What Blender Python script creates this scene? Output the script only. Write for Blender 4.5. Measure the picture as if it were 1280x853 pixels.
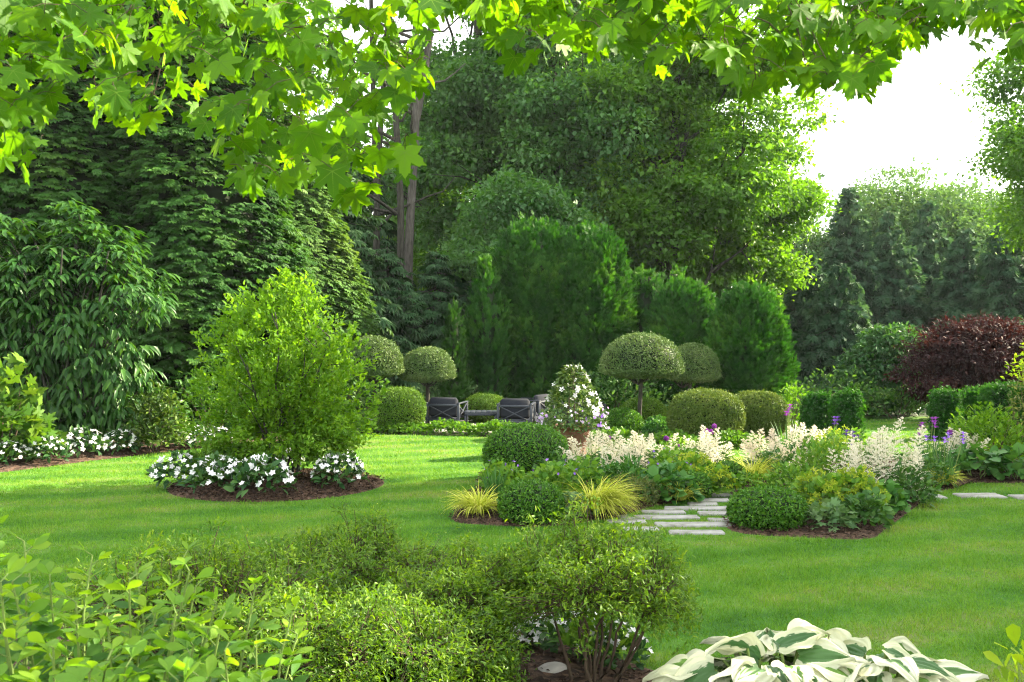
import bpy, math
import numpy as np

# ------------------------------------------------------------------ camera, sky, sun, exposure
for o in list(bpy.data.objects):
    bpy.data.objects.remove(o, do_unlink=True)
scene = bpy.context.scene
COL = scene.collection
R = math.radians
H = 1.9
FPX = 35 / 36 * 1280
CX, CY = 640.0, 426.5

cam_d = bpy.data.cameras.new('camera')
cam = bpy.data.objects.new('camera', cam_d)
COL.objects.link(cam)
cam.location = (0, 0, H)
cam.rotation_euler = (R(90), 0, 0)
cam_d.lens = 35
cam_d.sensor_width = 36
cam_d.clip_start = 0.05
cam_d.clip_end = 2000
cam_d.dof.use_dof = True
cam_d.dof.focus_distance = 11.5
cam_d.dof.aperture_fstop = 10.0
scene.camera = cam

SUN_AZ = 68.0      # clockwise from +Y
SUN_EL = 32.0
world = bpy.data.worlds.new('World')
scene.world = world
world.use_nodes = True
wn = world.node_tree
wn.nodes.clear()
w_out = wn.nodes.new('ShaderNodeOutputWorld')
w_bg = wn.nodes.new('ShaderNodeBackground')
w_sky = wn.nodes.new('ShaderNodeTexSky')
w_sky.sky_type = 'NISHITA'
w_sky.sun_disc = False
w_sky.sun_elevation = R(SUN_EL)
w_sky.sun_rotation = R(SUN_AZ)
w_sky.air_density = 1.0
w_sky.dust_density = 3.0
w_sky.ozone_density = 1.0
w_mix = wn.nodes.new('ShaderNodeMixRGB')       # thin bright cloud veil over the blue
w_mix.inputs[0].default_value = 0.7
w_mix.inputs[2].default_value = (7.6, 7.5, 7.0, 1)
wn.links.new(w_sky.outputs[0], w_mix.inputs[1])
wn.links.new(w_mix.outputs[0], w_bg.inputs[0])
wn.links.new(w_bg.outputs[0], w_out.inputs[0])
w_bg.inputs[1].default_value = 0.084

sun_d = bpy.data.lights.new('sun', 'SUN')
sun = bpy.data.objects.new('sun', sun_d)
COL.objects.link(sun)
sun_d.energy = 4.2
sun_d.angle = R(0.6)
sun_d.color = (1.0, 0.88, 0.64)
sun.rotation_euler = (R(90 - SUN_EL), 0, R(180 - SUN_AZ))
sun.location = (20, 8, 20)

scene.view_settings.view_transform = 'Standard'
scene.view_settings.look = 'None'
scene.view_settings.exposure = 2.72
scene.view_settings.gamma = 1
cy = scene.cycles
cy.max_bounces = 8
cy.diffuse_bounces = 4
cy.glossy_bounces = 2
cy.transmission_bounces = 6
cy.transparent_max_bounces = 4
cy.caustics_reflective = False
cy.caustics_refractive = False
cy.sample_clamp_indirect = 6.0
cy.use_adaptive_sampling = True
cy.adaptive_threshold = 0.02
cy.filter_width = 1.15
cy.use_denoising = True
try:
    cy.denoiser = 'OPENIMAGEDENOISE'
    cy.denoising_input_passes = 'RGB_ALBEDO_NORMAL'
    cy.denoising_prefilter = 'NONE'
except Exception:
    pass

# ------------------------------------------------------------------ helpers
rng = np.random.default_rng(11)


def G(px, py):
    """pixel of the photograph on the lawn -> ground point"""
    d = H * FPX / (py - CY)
    return ((px - CX) / FPX * d, d)


def X(px, d):
    return (px - CX) / FPX * d


def Z(py, d):
    return H - (py - CY) / FPX * d


def unit(a):
    a = np.asarray(a, float)
    return a / np.maximum(np.linalg.norm(a, axis=-1, keepdims=True), 1e-9)


def rdir(n):
    return unit(rng.normal(size=(n, 3)))


def frames(d, up):
    d = unit(d)
    n = up - np.sum(up * d, -1, keepdims=True) * d
    n = unit(n + 1e-6)
    y = np.cross(n, d)
    return np.stack([d, y, n], axis=-1)


class MB:
    """collects triangles; build() links them as one mesh object"""
    def __init__(self):
        self.v, self.f, self.r, self.e, self.m, self.n = [], [], [], [], [], 0

    def add(self, V, F, r=0.5, e=0.0, m=0):
        V = np.asarray(V, np.float32).reshape(-1, 3)
        F = np.asarray(F, np.int64).reshape(-1, 3)
        self.v.append(V)
        self.f.append(F + self.n)
        self.r.append(np.broadcast_to(np.asarray(r, np.float32), (len(V),)))
        self.e.append(np.broadcast_to(np.asarray(e, np.float32), (len(V),)))
        self.m.append(np.full(len(F), m, np.int32))
        self.n += len(V)
        return self

    def inst(self, T, pos, Rm, s, r=None, m=0):
        tv, tf = T
        n = len(pos)
        if n == 0:
            return self
        s = np.broadcast_to(np.asarray(s, float), (n,)) if np.ndim(s) < 2 else s
        if np.ndim(s) == 1:
            s = np.repeat(s[:, None], 3, 1)
        V = np.einsum('nij,nkj->nki', Rm, tv[None] * s[:, None, :]) + pos[:, None, :]
        F = tf[None] + (np.arange(n) * len(tv))[:, None, None]
        if r is None:
            r = rng.random(n)
        self.add(V, F, np.repeat(r, len(tv)), np.tile(tv[:, 0], n), m)
        return self

    def build(self, name, mats, parent=None, smooth=False, loc=None):
        V = np.concatenate(self.v)
        F = np.concatenate(self.f)
        if loc is not None:
            V = V - np.asarray(loc, np.float32)
        me = bpy.data.meshes.new(name)
        me.vertices.add(len(V))
        me.vertices.foreach_set('co', V.astype(np.float32).ravel())
        me.loops.add(len(F) * 3)
        me.loops.foreach_set('vertex_index', F.astype(np.int32).ravel())
        me.polygons.add(len(F))
        me.polygons.foreach_set('loop_start', (np.arange(len(F)) * 3).astype(np.int32))
        mats = mats if isinstance(mats, (list, tuple)) else [mats]
        for mt in mats:
            me.materials.append(mt)
        me.polygons.foreach_set('material_index', np.concatenate(self.m))
        if smooth:
            me.polygons.foreach_set('use_smooth', np.ones(len(F), bool))
        a = me.attributes.new('rnd', 'FLOAT', 'POINT')
        a.data.foreach_set('value', np.concatenate(self.r).astype(np.float32))
        a = me.attributes.new('edge', 'FLOAT', 'POINT')
        a.data.foreach_set('value', np.concatenate(self.e).astype(np.float32))
        me.update(calc_edges=True)
        o = bpy.data.objects.new(name, me)
        COL.objects.link(o)
        if parent is not None:
            o.parent = parent
        elif loc is not None:
            o.location = loc
        return o


def tag(o, label=None, cat=None, group=None, kind=None):
    if label: o['label'] = label
    if cat: o['category'] = cat
    if group: o['group'] = group
    if kind: o['kind'] = kind
    return o


def thing(name, label, cat, loc=(0, 0, 0), group=None, rz=0.0):
    o = bpy.data.objects.new(name, None)
    o.empty_display_size = 0.2
    COL.objects.link(o)
    o.location = loc
    o.rotation_euler = (0, 0, rz)
    return tag(o, label, cat, group)


def copy_thing(root, label, loc, rz=0.0, s=1.0, group=None):
    c = root.copy()
    COL.objects.link(c)
    c.location = loc
    c.rotation_euler = (0, 0, rz)
    c.scale = (s, s, s) if np.ndim(s) == 0 else s
    c['label'] = label
    if group: c['group'] = group
    for ch in list(root.children):
        k = ch.copy()
        COL.objects.link(k)
        k.parent = c
        for g in list(ch.children):
            q = g.copy()
            COL.objects.link(q)
            q.parent = k
    return c


# ---- shape templates (length along +x, width along y, face normal z)
def T_diamond(w=.5, fold=.12, droop=.15):
    v = np.array([[0, 0, 0], [.45, w / 2, fold], [1, 0, -droop], [.45, -w / 2, fold]])
    return v, np.array([[0, 2, 1], [0, 3, 2]])


def T_oval(w=.5, fold=.1, curl=.2, m1=.33, m2=.72, k=.76):
    z = lambda x: -curl * x * x
    v = np.array([[0, 0, 0], [m1, w / 2, z(m1) + fold], [m2, w * k / 2, z(m2) + fold], [1, 0, z(1)],
                  [m2, -w * k / 2, z(m2) + fold], [m1, -w / 2, z(m1) + fold], [m1, 0, z(m1)], [m2, 0, z(m2)]])
    f = np.array([[0, 6, 1], [6, 7, 2], [6, 2, 1], [7, 3, 2], [0, 5, 6], [5, 4, 7], [5, 7, 6], [4, 3, 7]])
    return v, f


def T_maple():
    half = [(0, 1.0), (9, .80), (13, .82), (19, .62), (28, .46), (36, .64), (40, .80), (47, .80), (54, .97),
            (59, .74), (66, .70), (76, .46), (88, .50), (98, .55), (108, .66), (118, .46), (140, .36), (165, .25)]
    pts = [(a, r) for a, r in half] + [(180, .1)] + [(-a, r) for a, r in reversed(half[1:])]
    v = [[.0, 0, 0]]
    for a, r in pts:
        t = math.radians(a)
        x, y = r * math.cos(t), r * math.sin(t)
        v.append([x, y, -.13 * r * r + .06 * abs(y) - .03 * math.sin(6 * t) * r])
    n = len(pts)
    f = [[0, 1 + i, 1 + (i + 1) % n] for i in range(n)]
    v = np.array(v)
    v[:, 0] += .1
    return v, np.array(f)


def T_maple_veins():
    v, f = [], []
    for a, r in ((0, .95), (54, .90), (-54, .90), (108, .60), (-108, .60)):
        t = math.radians(a)
        d = np.array([math.cos(t), math.sin(t)]); s = np.array([-d[1], d[0]]) * .016
        y = abs(r * d[1])
        zt = -.13 * r * r + .06 * y - .03 * math.sin(6 * t) * r
        for dz in (.010, -.010):
            b = len(v)
            v += [[.1 + s[0], s[1], dz], [.1 - s[0], -s[1], dz], [.1 + r * d[0], r * d[1], zt + dz]]
            f += [[b, b + 1, b + 2]]
    return np.array(v), np.array(f)


def T_spray(n=5, spread=55, w=.16, droop=.2):
    v, f = [], []
    for i in range(n):
        a = math.radians(-spread + 2 * spread * i / (n - 1))
        L = 1.0 - .35 * abs(a) / math.radians(spread)
        x0 = .25 * (1 - abs(a) / math.radians(spread)) * (1 if n > 3 else 0)
        c, s = math.cos(a), math.sin(a)
        b = len(v)
        v += [[x0 * .4, 0, 0], [x0 + .5 * L * c - w * s, .5 * L * s + w * c, -.25 * droop],
              [x0 + (L - x0) * c, L * s, -droop], [x0 + .5 * L * c + w * s, .5 * L * s - w * c, -.25 * droop]]
        f += [[b, b + 2, b + 1], [b, b + 3, b + 2]]
    return np.array(v), np.array(f)


def T_flower(n=5, w=.62, cup=.15):
    """flat flower facing +z, radius 1"""
    v, f = [[0, 0, -cup * .3]], []
    for i in range(n):
        a = 2 * math.pi * i / n
        d = math.pi / n * w * 1.5
        b = len(v)
        v += [[.62 * math.cos(a - d), .62 * math.sin(a - d), cup * .5], [math.cos(a), math.sin(a), cup],
              [.62 * math.cos(a + d), .62 * math.sin(a + d), cup * .5]]
        f += [[0, b, b + 1], [0, b + 1, b + 2]]
    return np.array(v, float), np.array(f)


def T_star(n=6):
    """small ball-like tuft of crossing triangles"""
    v, f = [], []
    for i in range(n):
        a = i * 2.399
        zz = 1 - 2 * (i + .5) / n
        rr = math.sqrt(1 - zz * zz)
        d = np.array([rr * math.cos(a), rr * math.sin(a), zz])
        t = np.cross(d, [.3, .5, .8]); t /= np.linalg.norm(t)
        b = len(v)
        v += [list(-.2 * d), list(.7 * d + .32 * t), list(d), list(.7 * d - .32 * t)]
        f += [[b, b + 1, b + 2], [b, b + 2, b + 3]]
    return np.array(v), np.array(f)


DIA = T_diamond()
DIAW = T_diamond(.72, .1, .2)
NARROW = T_diamond(.26, .04, .25)
OVAL = T_oval(.5, .08, .22)
OVALN = T_oval(.34, .07, .35)
ROUND = T_oval(.85, .1, .12, .3, .7, .9)
OBOV = T_oval(.46, .05, .12, .45, .8, 1.15)
MAPLE = T_maple()
VEINS = T_maple_veins()
SPRAY = T_spray()
SPRAY3 = T_spray(3, 40, .13, .25)
FROND = T_spray(7, 70, .10, .3)
WISP = T_spray(5, 32, .06, .12)
FLOWER = T_flower()
TRUMPET = T_flower(5, .5, .35)
STAR = T_star()


# ---- materials
def _nodes(name):
    m = bpy.data.materials.new(name)
    m.use_nodes = True
    nt = m.node_tree
    nt.nodes.clear()
    out = nt.nodes.new('ShaderNodeOutputMaterial')
    return m, nt, out


def ramp(nt, src, cols, pos=None):
    r = nt.nodes.new('ShaderNodeValToRGB')
    el = r.color_ramp.elements
    while len(el) < len(cols):
        el.new(0.5)
    for i, c in enumerate(cols):
        el[i].position = pos[i] if pos else i / (len(cols) - 1)
        el[i].color = (*c, 1)
    nt.links.new(src, r.inputs[0])
    return r.outputs[0]


def leaf_mat(name, cols, trans=.35, tcol=None, rough=.5, spec=.3, noise=0.0, tip=0.0):
    spec *= .38; rough = min(.8, rough + .06)
    """leaf: glossy-diffuse front plus light passing through; colour varies leaf by leaf"""
    m, nt, out = _nodes(name)
    at = nt.nodes.new('ShaderNodeAttribute')
    at.attribute_name = 'rnd'
    src = at.outputs['Fac']
    if tip:                                    # paler ends and darker bases: new growth, with light and inner shade painted in
        ae = nt.nodes.new('ShaderNodeAttribute')
        ae.attribute_name = 'edge'
        tm = nt.nodes.new('ShaderNodeMath')
        tm.operation = 'MULTIPLY_ADD'
        tm.inputs[1].default_value = tip
        nt.links.new(ae.outputs['Fac'], tm.inputs[0])
        t2 = nt.nodes.new('ShaderNodeMath')
        t2.operation = 'MULTIPLY_ADD'
        t2.inputs[1].default_value = .75
        t2.inputs[2].default_value = -.5 * tip
        nt.links.new(src, t2.inputs[0])
        nt.links.new(t2.outputs[0], tm.inputs[2])
        src = tm.outputs[0]
    if noise:
        tc = nt.nodes.new('ShaderNodeTexCoord')
        nz = nt.nodes.new('ShaderNodeTexNoise')
        nz.inputs['Scale'].default_value = noise
        nz.inputs['Detail'].default_value = 2
        nt.links.new(tc.outputs['Object'], nz.inputs['Vector'])
        mm = nt.nodes.new('ShaderNodeMath')
        mm.operation = 'MULTIPLY_ADD'
        mm.inputs[1].default_value = .5
        nt.links.new(src, mm.inputs[0])
        m2 = nt.nodes.new('ShaderNodeMath')
        m2.operation = 'MULTIPLY_ADD'
        m2.inputs[1].default_value = 1.6
        m2.inputs[2].default_value = -.55
        nt.links.new(nz.outputs[0], m2.inputs[0])
        nt.links.new(m2.outputs[0], mm.inputs[2])
        src = mm.outputs[0]
    c = ramp(nt, src, cols)
    p = nt.nodes.new('ShaderNodeBsdfPrincipled')
    p.inputs['Roughness'].default_value = rough
    p.inputs['Specular IOR Level'].default_value = spec
    nt.links.new(c, p.inputs['Base Color'])
    if trans > 0:
        t = nt.nodes.new('ShaderNodeBsdfTranslucent')
        mx = nt.nodes.new('ShaderNodeMixRGB')
        mx.blend_type = 'MULTIPLY'
        mx.inputs[0].default_value = 1
        mx.inputs[2].default_value = (*(tcol or (1.9, 1.7, .55)), 1)
        nt.links.new(c, mx.inputs[1])
        nt.links.new(mx.outputs[0], t.inputs[0])
        ms = nt.nodes.new('ShaderNodeMixShader')
        ms.inputs[0].default_value = trans
        nt.links.new(p.outputs[0], ms.inputs[1])
        nt.links.new(t.outputs[0], ms.inputs[2])
        nt.links.new(ms.outputs[0], out.inputs[0])
    else:
        nt.links.new(p.outputs[0], out.inputs[0])
    return m


def rough_mat(name, cols, scale=8, detail=6, rough=.85, bump=.3, stretch=(1, 1, 1), pos=None, spec=.2, vor=0):
    m, nt, out = _nodes(name)
    tc = nt.nodes.new('ShaderNodeTexCoord')
    mp = nt.nodes.new('ShaderNodeMapping')
    mp.inputs['Scale'].default_value = stretch
    nt.links.new(tc.outputs['Object'], mp.inputs[0])
    nz = nt.nodes.new('ShaderNodeTexNoise')
    nz.inputs['Scale'].default_value = scale
    nz.inputs['Detail'].default_value = detail
    nz.inputs['Roughness'].default_value = .65
    nt.links.new(mp.outputs[0], nz.inputs['Vector'])
    src = nz.outputs[0]
    if vor:
        vn = nt.nodes.new('ShaderNodeTexVoronoi')
        vn.inputs['Scale'].default_value = vor
        nt.links.new(mp.outputs[0], vn.inputs['Vector'])
        ad = nt.nodes.new('ShaderNodeMath')
        ad.operation = 'MULTIPLY_ADD'
        ad.inputs[1].default_value = .5
        sp = nt.nodes.new('ShaderNodeSeparateColor')
        nt.links.new(vn.outputs['Color'], sp.inputs[0])
        nt.links.new(sp.outputs[0], ad.inputs[0])
        hf = nt.nodes.new('ShaderNodeMath')
        hf.operation = 'MULTIPLY'
        hf.inputs[1].default_value = .6
        nt.links.new(nz.outputs[0], hf.inputs[0])
        nt.links.new(hf.outputs[0], ad.inputs[2])
        src = ad.outputs[0]
    c = ramp(nt, src, cols, pos)
    p = nt.nodes.new('ShaderNodeBsdfPrincipled')
    p.inputs['Roughness'].default_value = rough
    p.inputs['Specular IOR Level'].default_value = spec
    nt.links.new(c, p.inputs['Base Color'])
    if bump:
        b = nt.nodes.new('ShaderNodeBump')
        b.inputs['Strength'].default_value = bump
        b.inputs['Distance'].default_value = .03
        nt.links.new(src, b.inputs['Height'])
        nt.links.new(b.outputs[0], p.inputs['Normal'])
    nt.links.new(p.outputs[0], out.inputs[0])
    return m


M = {}
M['bark'] = rough_mat('bark', [(.016, .015, .012), (.042, .040, .032), (.085, .08, .068)], 6, 8, .9, .8, (3, 3, .5), [.3, .5, .72])
M['bark_grey'] = rough_mat('bark_grey', [(.03, .027, .024), (.08, .073, .064), (.14, .13, .12)], 6, 8, .9, .8, (3, 3, .5), [.3, .5, .72])
M['twig'] = rough_mat('twig', [(.045, .032, .022), (.11, .08, .055)], 20, 4, .85, .2)
M['twig_pale'] = rough_mat('twig_pale', [(.12, .10, .06), (.2, .17, .10)], 20, 4, .85, .2)
M['stem_green'] = rough_mat('stem_green', [(.10, .17, .04), (.20, .28, .07)], 12, 3, .6, 0)
M['mulch'] = rough_mat('mulch', [(.016, .010, .007), (.045, .027, .018), (.10, .062, .043)], 14, 8, .95, 1.0, pos=[.25, .5, .8], vor=26)
M['forest_floor'] = rough_mat('forest_floor', [(.018, .018, .010), (.03, .045, .014), (.06, .06, .03)], 1.2, 8, .95, .5)
M['slab'] = rough_mat('slab', [(.13, .13, .105), (.235, .235, .22), (.31, .31, .305)], 6, 11, .8, .5, pos=[.32, .5, .72])
M['patio'] = rough_mat('patio', [(.2, .19, .17), (.33, .32, .30)], 4, 6, .85, .2)
M['rock'] = rough_mat('rock', [(.16, .15, .13), (.36, .35, .33), (.5, .49, .47)], 3, 9, .85, .6, pos=[.25, .5, .8])
M['terracotta'] = rough_mat('terracotta', [(.12, .055, .036), (.18, .09, .06), (.24, .14, .10)], 7, 6, .8, .15, pos=[.2, .5, .85])
M['chair_metal'] = rough_mat('chair_metal', [(.016, .022, .034), (.028, .036, .052)], 5, 2, .45, 0, spec=.4)
M['cushion'] = rough_mat('cushion', [(.010, .012, .018), (.017, .020, .028)], 60, 3, .9, .1)
M['wood_grey'] = rough_mat('wood_grey', [(.05, .045, .04), (.14, .13, .12)], 8, 6, .9, .4, (4, 4, .5))

# lawn sheet and blades
def lawn_mat(name, leafy):
    m, nt, out = _nodes(name)
    tc = nt.nodes.new('ShaderNodeTexCoord')
    n1 = nt.nodes.new('ShaderNodeTexNoise'); n1.inputs['Scale'].default_value = .55; n1.inputs['Detail'].default_value = 4
    n2 = nt.nodes.new('ShaderNodeTexNoise'); n2.inputs['Scale'].default_value = 5.; n2.inputs['Detail'].default_value = 3
    for n in (n1, n2):
        nt.links.new(tc.outputs['Object'], n.inputs['Vector'])
    wv = nt.nodes.new('ShaderNodeTexWave')
    wv.inputs['Scale'].default_value = .33
    wv.inputs['Distortion'].default_value = 1.2
    mp = nt.nodes.new('ShaderNodeMapping'); mp.inputs['Rotation'].default_value = (0, 0, R(70))
    nt.links.new(tc.outputs['Object'], mp.inputs[0]); nt.links.new(mp.outputs[0], wv.inputs['Vector'])
    def madd(a, k, b):
        q = nt.nodes.new('ShaderNodeMath'); q.operation = 'MULTIPLY_ADD'
        nt.links.new(a, q.inputs[0]); q.inputs[1].default_value = k
        if isinstance(b, float): q.inputs[2].default_value = b
        else: nt.links.new(b, q.inputs[2])
        return q.outputs[0]
    s = madd(n1.outputs[0], 1.5, -.48)
    s = madd(n2.outputs[0], .75, s)
    s = madd(s, 1., -.12)
    s = madd(wv.outputs[0], .34, s)
    s = madd(s, 1., -.07)
    if leafy:
        at = nt.nodes.new('ShaderNodeAttribute'); at.attribute_name = 'rnd'
        s = madd(at.outputs['Fac'], .45, s)
        s = madd(s, .75, -.10)
        c = ramp(nt, s, [(.040, .130, .012), (.074, .205, .018), (.116, .255, .026), (.19, .275, .055)], [.10, .40, .74, 1.02])
    else:
        c = ramp(nt, s, [(.022, .075, .009), (.036, .11, .011), (.065, .14, .018), (.11, .14, .04)], [.2, .45, .7, 1.0])
    p = nt.nodes.new('ShaderNodeBsdfPrincipled'); p.inputs['Roughness'].default_value = .55 if leafy else .9
    p.inputs['Specular IOR Level'].default_value = .25 if leafy else .1
    nt.links.new(c, p.inputs['Base Color'])
    if leafy:
        t = nt.nodes.new('ShaderNodeBsdfTranslucent')
        mx = nt.nodes.new('ShaderNodeMixRGB'); mx.blend_type = 'MULTIPLY'; mx.inputs[0].default_value = 1
        mx.inputs[2].default_value = (2.05, 1.55, .6, 1)
        nt.links.new(c, mx.inputs[1]); nt.links.new(mx.outputs[0], t.inputs[0])
        ms = nt.nodes.new('ShaderNodeMixShader'); ms.inputs[0].default_value = .4
        nt.links.new(p.outputs[0], ms.inputs[1]); nt.links.new(t.outputs[0], ms.inputs[2])
        nt.links.new(ms.outputs[0], out.inputs[0])
    else:
        nt.links.new(p.outputs[0], out.inputs[0])
    return m


M['lawn'] = lawn_mat('lawn_soil', False)
M['blade'] = lawn_mat('grass_blade', True)

L = leaf_mat
M['maple'] = L('maple_leaf', [(.040, .125, .006), (.068, .19, .008), (.11, .25, .010)], .56, (2.1, 1.75, .25), .45, .4)
M['maple_vein'] = L('maple_vein', [(.10, .22, .02), (.15, .28, .03)], .45, (1.6, 1.5, .4), .5, .3)
M['canopy'] = L('canopy_leaf', [(.050, .135, .018), (.080, .195, .022), (.125, .25, .028)], .45, (1.9, 1.8, .35), .5, .7, .25)
M['canopy_blue'] = L('canopy_leaf_cool', [(.048, .135, .044), (.076, .185, .054), (.115, .24, .065)], .42, (1.7, 1.8, .4), .45, 1.0, .25)
M['canopy_far'] = L('canopy_leaf_far', [(.045, .105, .040), (.070, .145, .052), (.105, .185, .062)], .3, (1.7, 1.7, .6), .6, .2, .2)
M['spruce'] = L('spruce_needle', [(.030, .075, .042), (.052, .110, .058), (.090, .155, .078)], .25, (1.5, 1.6, .7), .6, .2, .3, .3)
M['hemlock'] = L('hemlock_needle', [(.028, .070, .030), (.045, .105, .042), (.075, .14, .055)], .2, (1.6, 1.6, .6), .55, .3, .4)
M['arbor'] = L('arborvitae_scale', [(.014, .052, .009), (.034, .100, .016), (.085, .170, .028)], .22, (1.8, 1.8, .5), .5, .35, .6, .5)
M['arbor_dark'] = L('clipped_arborvitae_scale', [(.008, .042, .008), (.028, .105, .014), (.100, .225, .032)], .25, (1.7, 1.8, .4), .5, .3, .9, .7)
M['hedge_light'] = L('false_cypress_scale', [(.045, .115, .025), (.075, .165, .035), (.13, .21, .055)], .25, (1.6, 1.5, .6), .5, .3, .6)
M['juniper'] = L('juniper_scale', [(.05, .09, .05), (.08, .12, .07), (.11, .15, .09)], .2, (1.4, 1.4, .7), .6, .2, .6)
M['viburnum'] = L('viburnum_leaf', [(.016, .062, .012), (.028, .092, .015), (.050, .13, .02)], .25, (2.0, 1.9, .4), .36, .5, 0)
M['hydrangea'] = L('hydrangea_leaf', [(.035, .095, .012), (.062, .145, .018), (.115, .20, .026)], .35, (1.7, 1.6, .5), .45, .35)
M['enkianthus'] = L('enkianthus_leaf', [(.058, .145, .012), (.105, .23, .018), (.17, .30, .026)], .45, (1.65, 1.6, .4), .45, .3)
M['rhodo'] = L('rhododendron_leaf', [(.03, .07, .014), (.055, .11, .02), (.11, .17, .03)], .2, (1.6, 1.5, .5), .3, .5)
M['impatiens'] = L('impatiens_leaf', [(.018, .06, .02), (.03, .085, .025), (.055, .12, .03)], .25, (1.8, 1.8, .5), .4, .4)
M['white_petal'] = L('white_petal', [(.72, .72, .76), (.80, .80, .82), (.84, .84, .84)], .25, (1, 1, 1), .6, .2)
M['cream_petal'] = L('cream_plume', [(.70, .66, .52), (.78, .75, .64), (.82, .80, .74)], .4, (1.05, 1.02, .92), .7, .1)
M['sunlit_petal'] = L('sunlit_cream_plume', [(.74, .66, .53), (.79, .73, .62), (.82, .79, .71)], .4, (1.05, 1.0, .9), .7, .1)  # cream plume again, with the sun's warm pinkish tint put into the colour
M['purple_petal'] = L('violet_petal', [(.20, .09, .50), (.28, .14, .62), (.36, .20, .66)], .35, (1.1, 1, 1.1), .6, .2)
M['lilac_petal'] = L('lilac_petal', [(.45, .30, .62), (.55, .42, .70), (.66, .55, .76)], .3, (1, 1, 1), .6, .2)
M['allium'] = L('allium_petal', [(.15, .03, .22), (.24, .05, .30), (.33, .08, .38)], .3, (1.1, 1, 1.1), .6, .2)
M['dark_iris'] = L('dark_iris_petal', [(.05, .02, .16), (.10, .04, .26), (.15, .07, .34)], .3, (1.1, 1, 1.1), .6, .2)
M['box'] = L('boxwood_leaf', [(.026, .090, .010), (.048, .145, .013), (.095, .215, .018)], .22, (1.9, 1.8, .4), .38, .5)
M['box_tan'] = L('clipped_box_leaf', [(.050, .095, .022), (.085, .14, .027), (.14, .19, .045)], .2, (1.7, 1.5, .5), .5, .3, 2.5)
M['box_bright'] = L('clipped_box_leaf_bright', [(.05, .115, .016), (.085, .17, .02), (.13, .22, .03)], .22, (1.6, 1.5, .5), .5, .3, 2.0)
M['holly'] = L('clipped_holly_leaf', [(.05, .10, .028), (.09, .155, .045), (.16, .22, .075)], .15, (1.5, 1.5, .6), .4, .5, 2.0)
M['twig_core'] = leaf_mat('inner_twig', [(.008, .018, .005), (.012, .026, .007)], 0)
M['pachy'] = L('pachysandra_leaf', [(.035, .10, .010), (.06, .155, .014), (.10, .205, .022)], .35, (1.8, 1.7, .45), .4, .35)
M['hakone'] = L('golden_grass_blade', [(.28, .36, .030), (.45, .50, .06), (.60, .60, .15)], .4, (1.1, 1.1, .7), .5, .25)
M['mantle'] = L('lady_mantle_flower', [(.17, .27, .02), (.27, .36, .03), (.36, .43, .05)], .35, (1.2, 1.2, .5), .6, .2)
M['geranium'] = L('cranesbill_leaf', [(.052, .145, .018), (.098, .215, .026), (.155, .275, .036)], .34, (1.7, 1.65, .5), .5, .3)
M['perennial_blue'] = L('bluish_leaf', [(.070, .145, .060), (.105, .195, .075), (.15, .24, .10)], .25, (1.4, 1.4, .7), .55, .3)
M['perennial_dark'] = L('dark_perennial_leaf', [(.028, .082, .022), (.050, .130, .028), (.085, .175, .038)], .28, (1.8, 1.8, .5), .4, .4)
M['perennial_grey'] = L('grey_olive_leaf', [(.06, .085, .03), (.09, .12, .04), (.12, .15, .06)], .3, (1.4, 1.4, .6), .6, .2)
M['iris_leaf'] = L('iris_blade', [(.03, .10, .03), (.05, .14, .04), (.075, .17, .05)], .3, (1.6, 1.6, .5), .45, .3)
M['purple_maple'] = L('purple_maple_leaf', [(.015, .009, .013), (.028, .013, .015), (.056, .021, .018)], .25, (2.2, 1.2, .7), .55, .3, 1.2)
M['dogwood'] = L('dogwood_leaf', [(.025, .08, .028), (.04, .115, .035), (.065, .15, .042)], .28, (1.7, 1.7, .5), .4, .45)
M['fresh'] = L('fresh_shrub_leaf', [(.05, .13, .010), (.085, .20, .014), (.13, .26, .02)], .4, (1.7, 1.6, .45), .45, .3)
M['broadleaf'] = L('broad_groundcover_leaf', [(.026, .095, .022), (.048, .145, .030), (.08, .19, .04)], .28, (1.7, 1.7, .5), .4, .4)
M['azalea'] = L('azalea_leaf', [(.034, .085, .013), (.078, .165, .017), (.155, .26, .020), (.27, .34, .026)], .42, (1.65, 1.6, .35), .35, .5)
M['baptisia'] = L('false_indigo_leaf', [(.048, .125, .036), (.075, .185, .034), (.12, .25, .028), (.21, .34, .028)], .5, (1.7, 1.65, .35), .5, .6)
M['lime_leaf'] = L('lime_leaf', [(.12, .22, .012), (.18, .30, .016), (.25, .36, .02)], .45, (1.6, 1.5, .4), .45, .3)


# ---- geometry makers
def tube(mb, pts, rad, sides=6, r=None, m=0):
    pts = np.asarray(pts, float)
    n = len(pts)
    rad = np.broadcast_to(np.asarray(rad, float), (n,)) if np.ndim(rad) else np.full(n, rad)
    tg = np.gradient(pts, axis=0) if n > 2 else np.repeat((pts[-1:] - pts[:1]), n, 0)
    tg = unit(tg)
    ref = np.where(np.abs(tg[:, 2:3]) > .9, np.array([[1., 0, 0]]), np.array([[0, 0, 1.]]))
    a = unit(np.cross(tg, ref)); b = np.cross(tg, a)
    th = np.arange(sides) * 2 * math.pi / sides
    V = pts[:, None] + rad[:, None, None] * (np.cos(th)[None, :, None] * a[:, None] + np.sin(th)[None, :, None] * b[:, None])
    i = np.arange(n - 1)[:, None] * sides
    j = np.arange(sides)[None]
    j2 = (j + 1) % sides
    q = np.stack([i + j, i + j2, i + sides + j2, i + sides + j], -1).reshape(-1, 4)
    F = np.concatenate([q[:, [0, 1, 2]], q[:, [0, 2, 3]]])
    mb.add(V, F, rng.random() if r is None else r, 0, m)
    return mb


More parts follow.
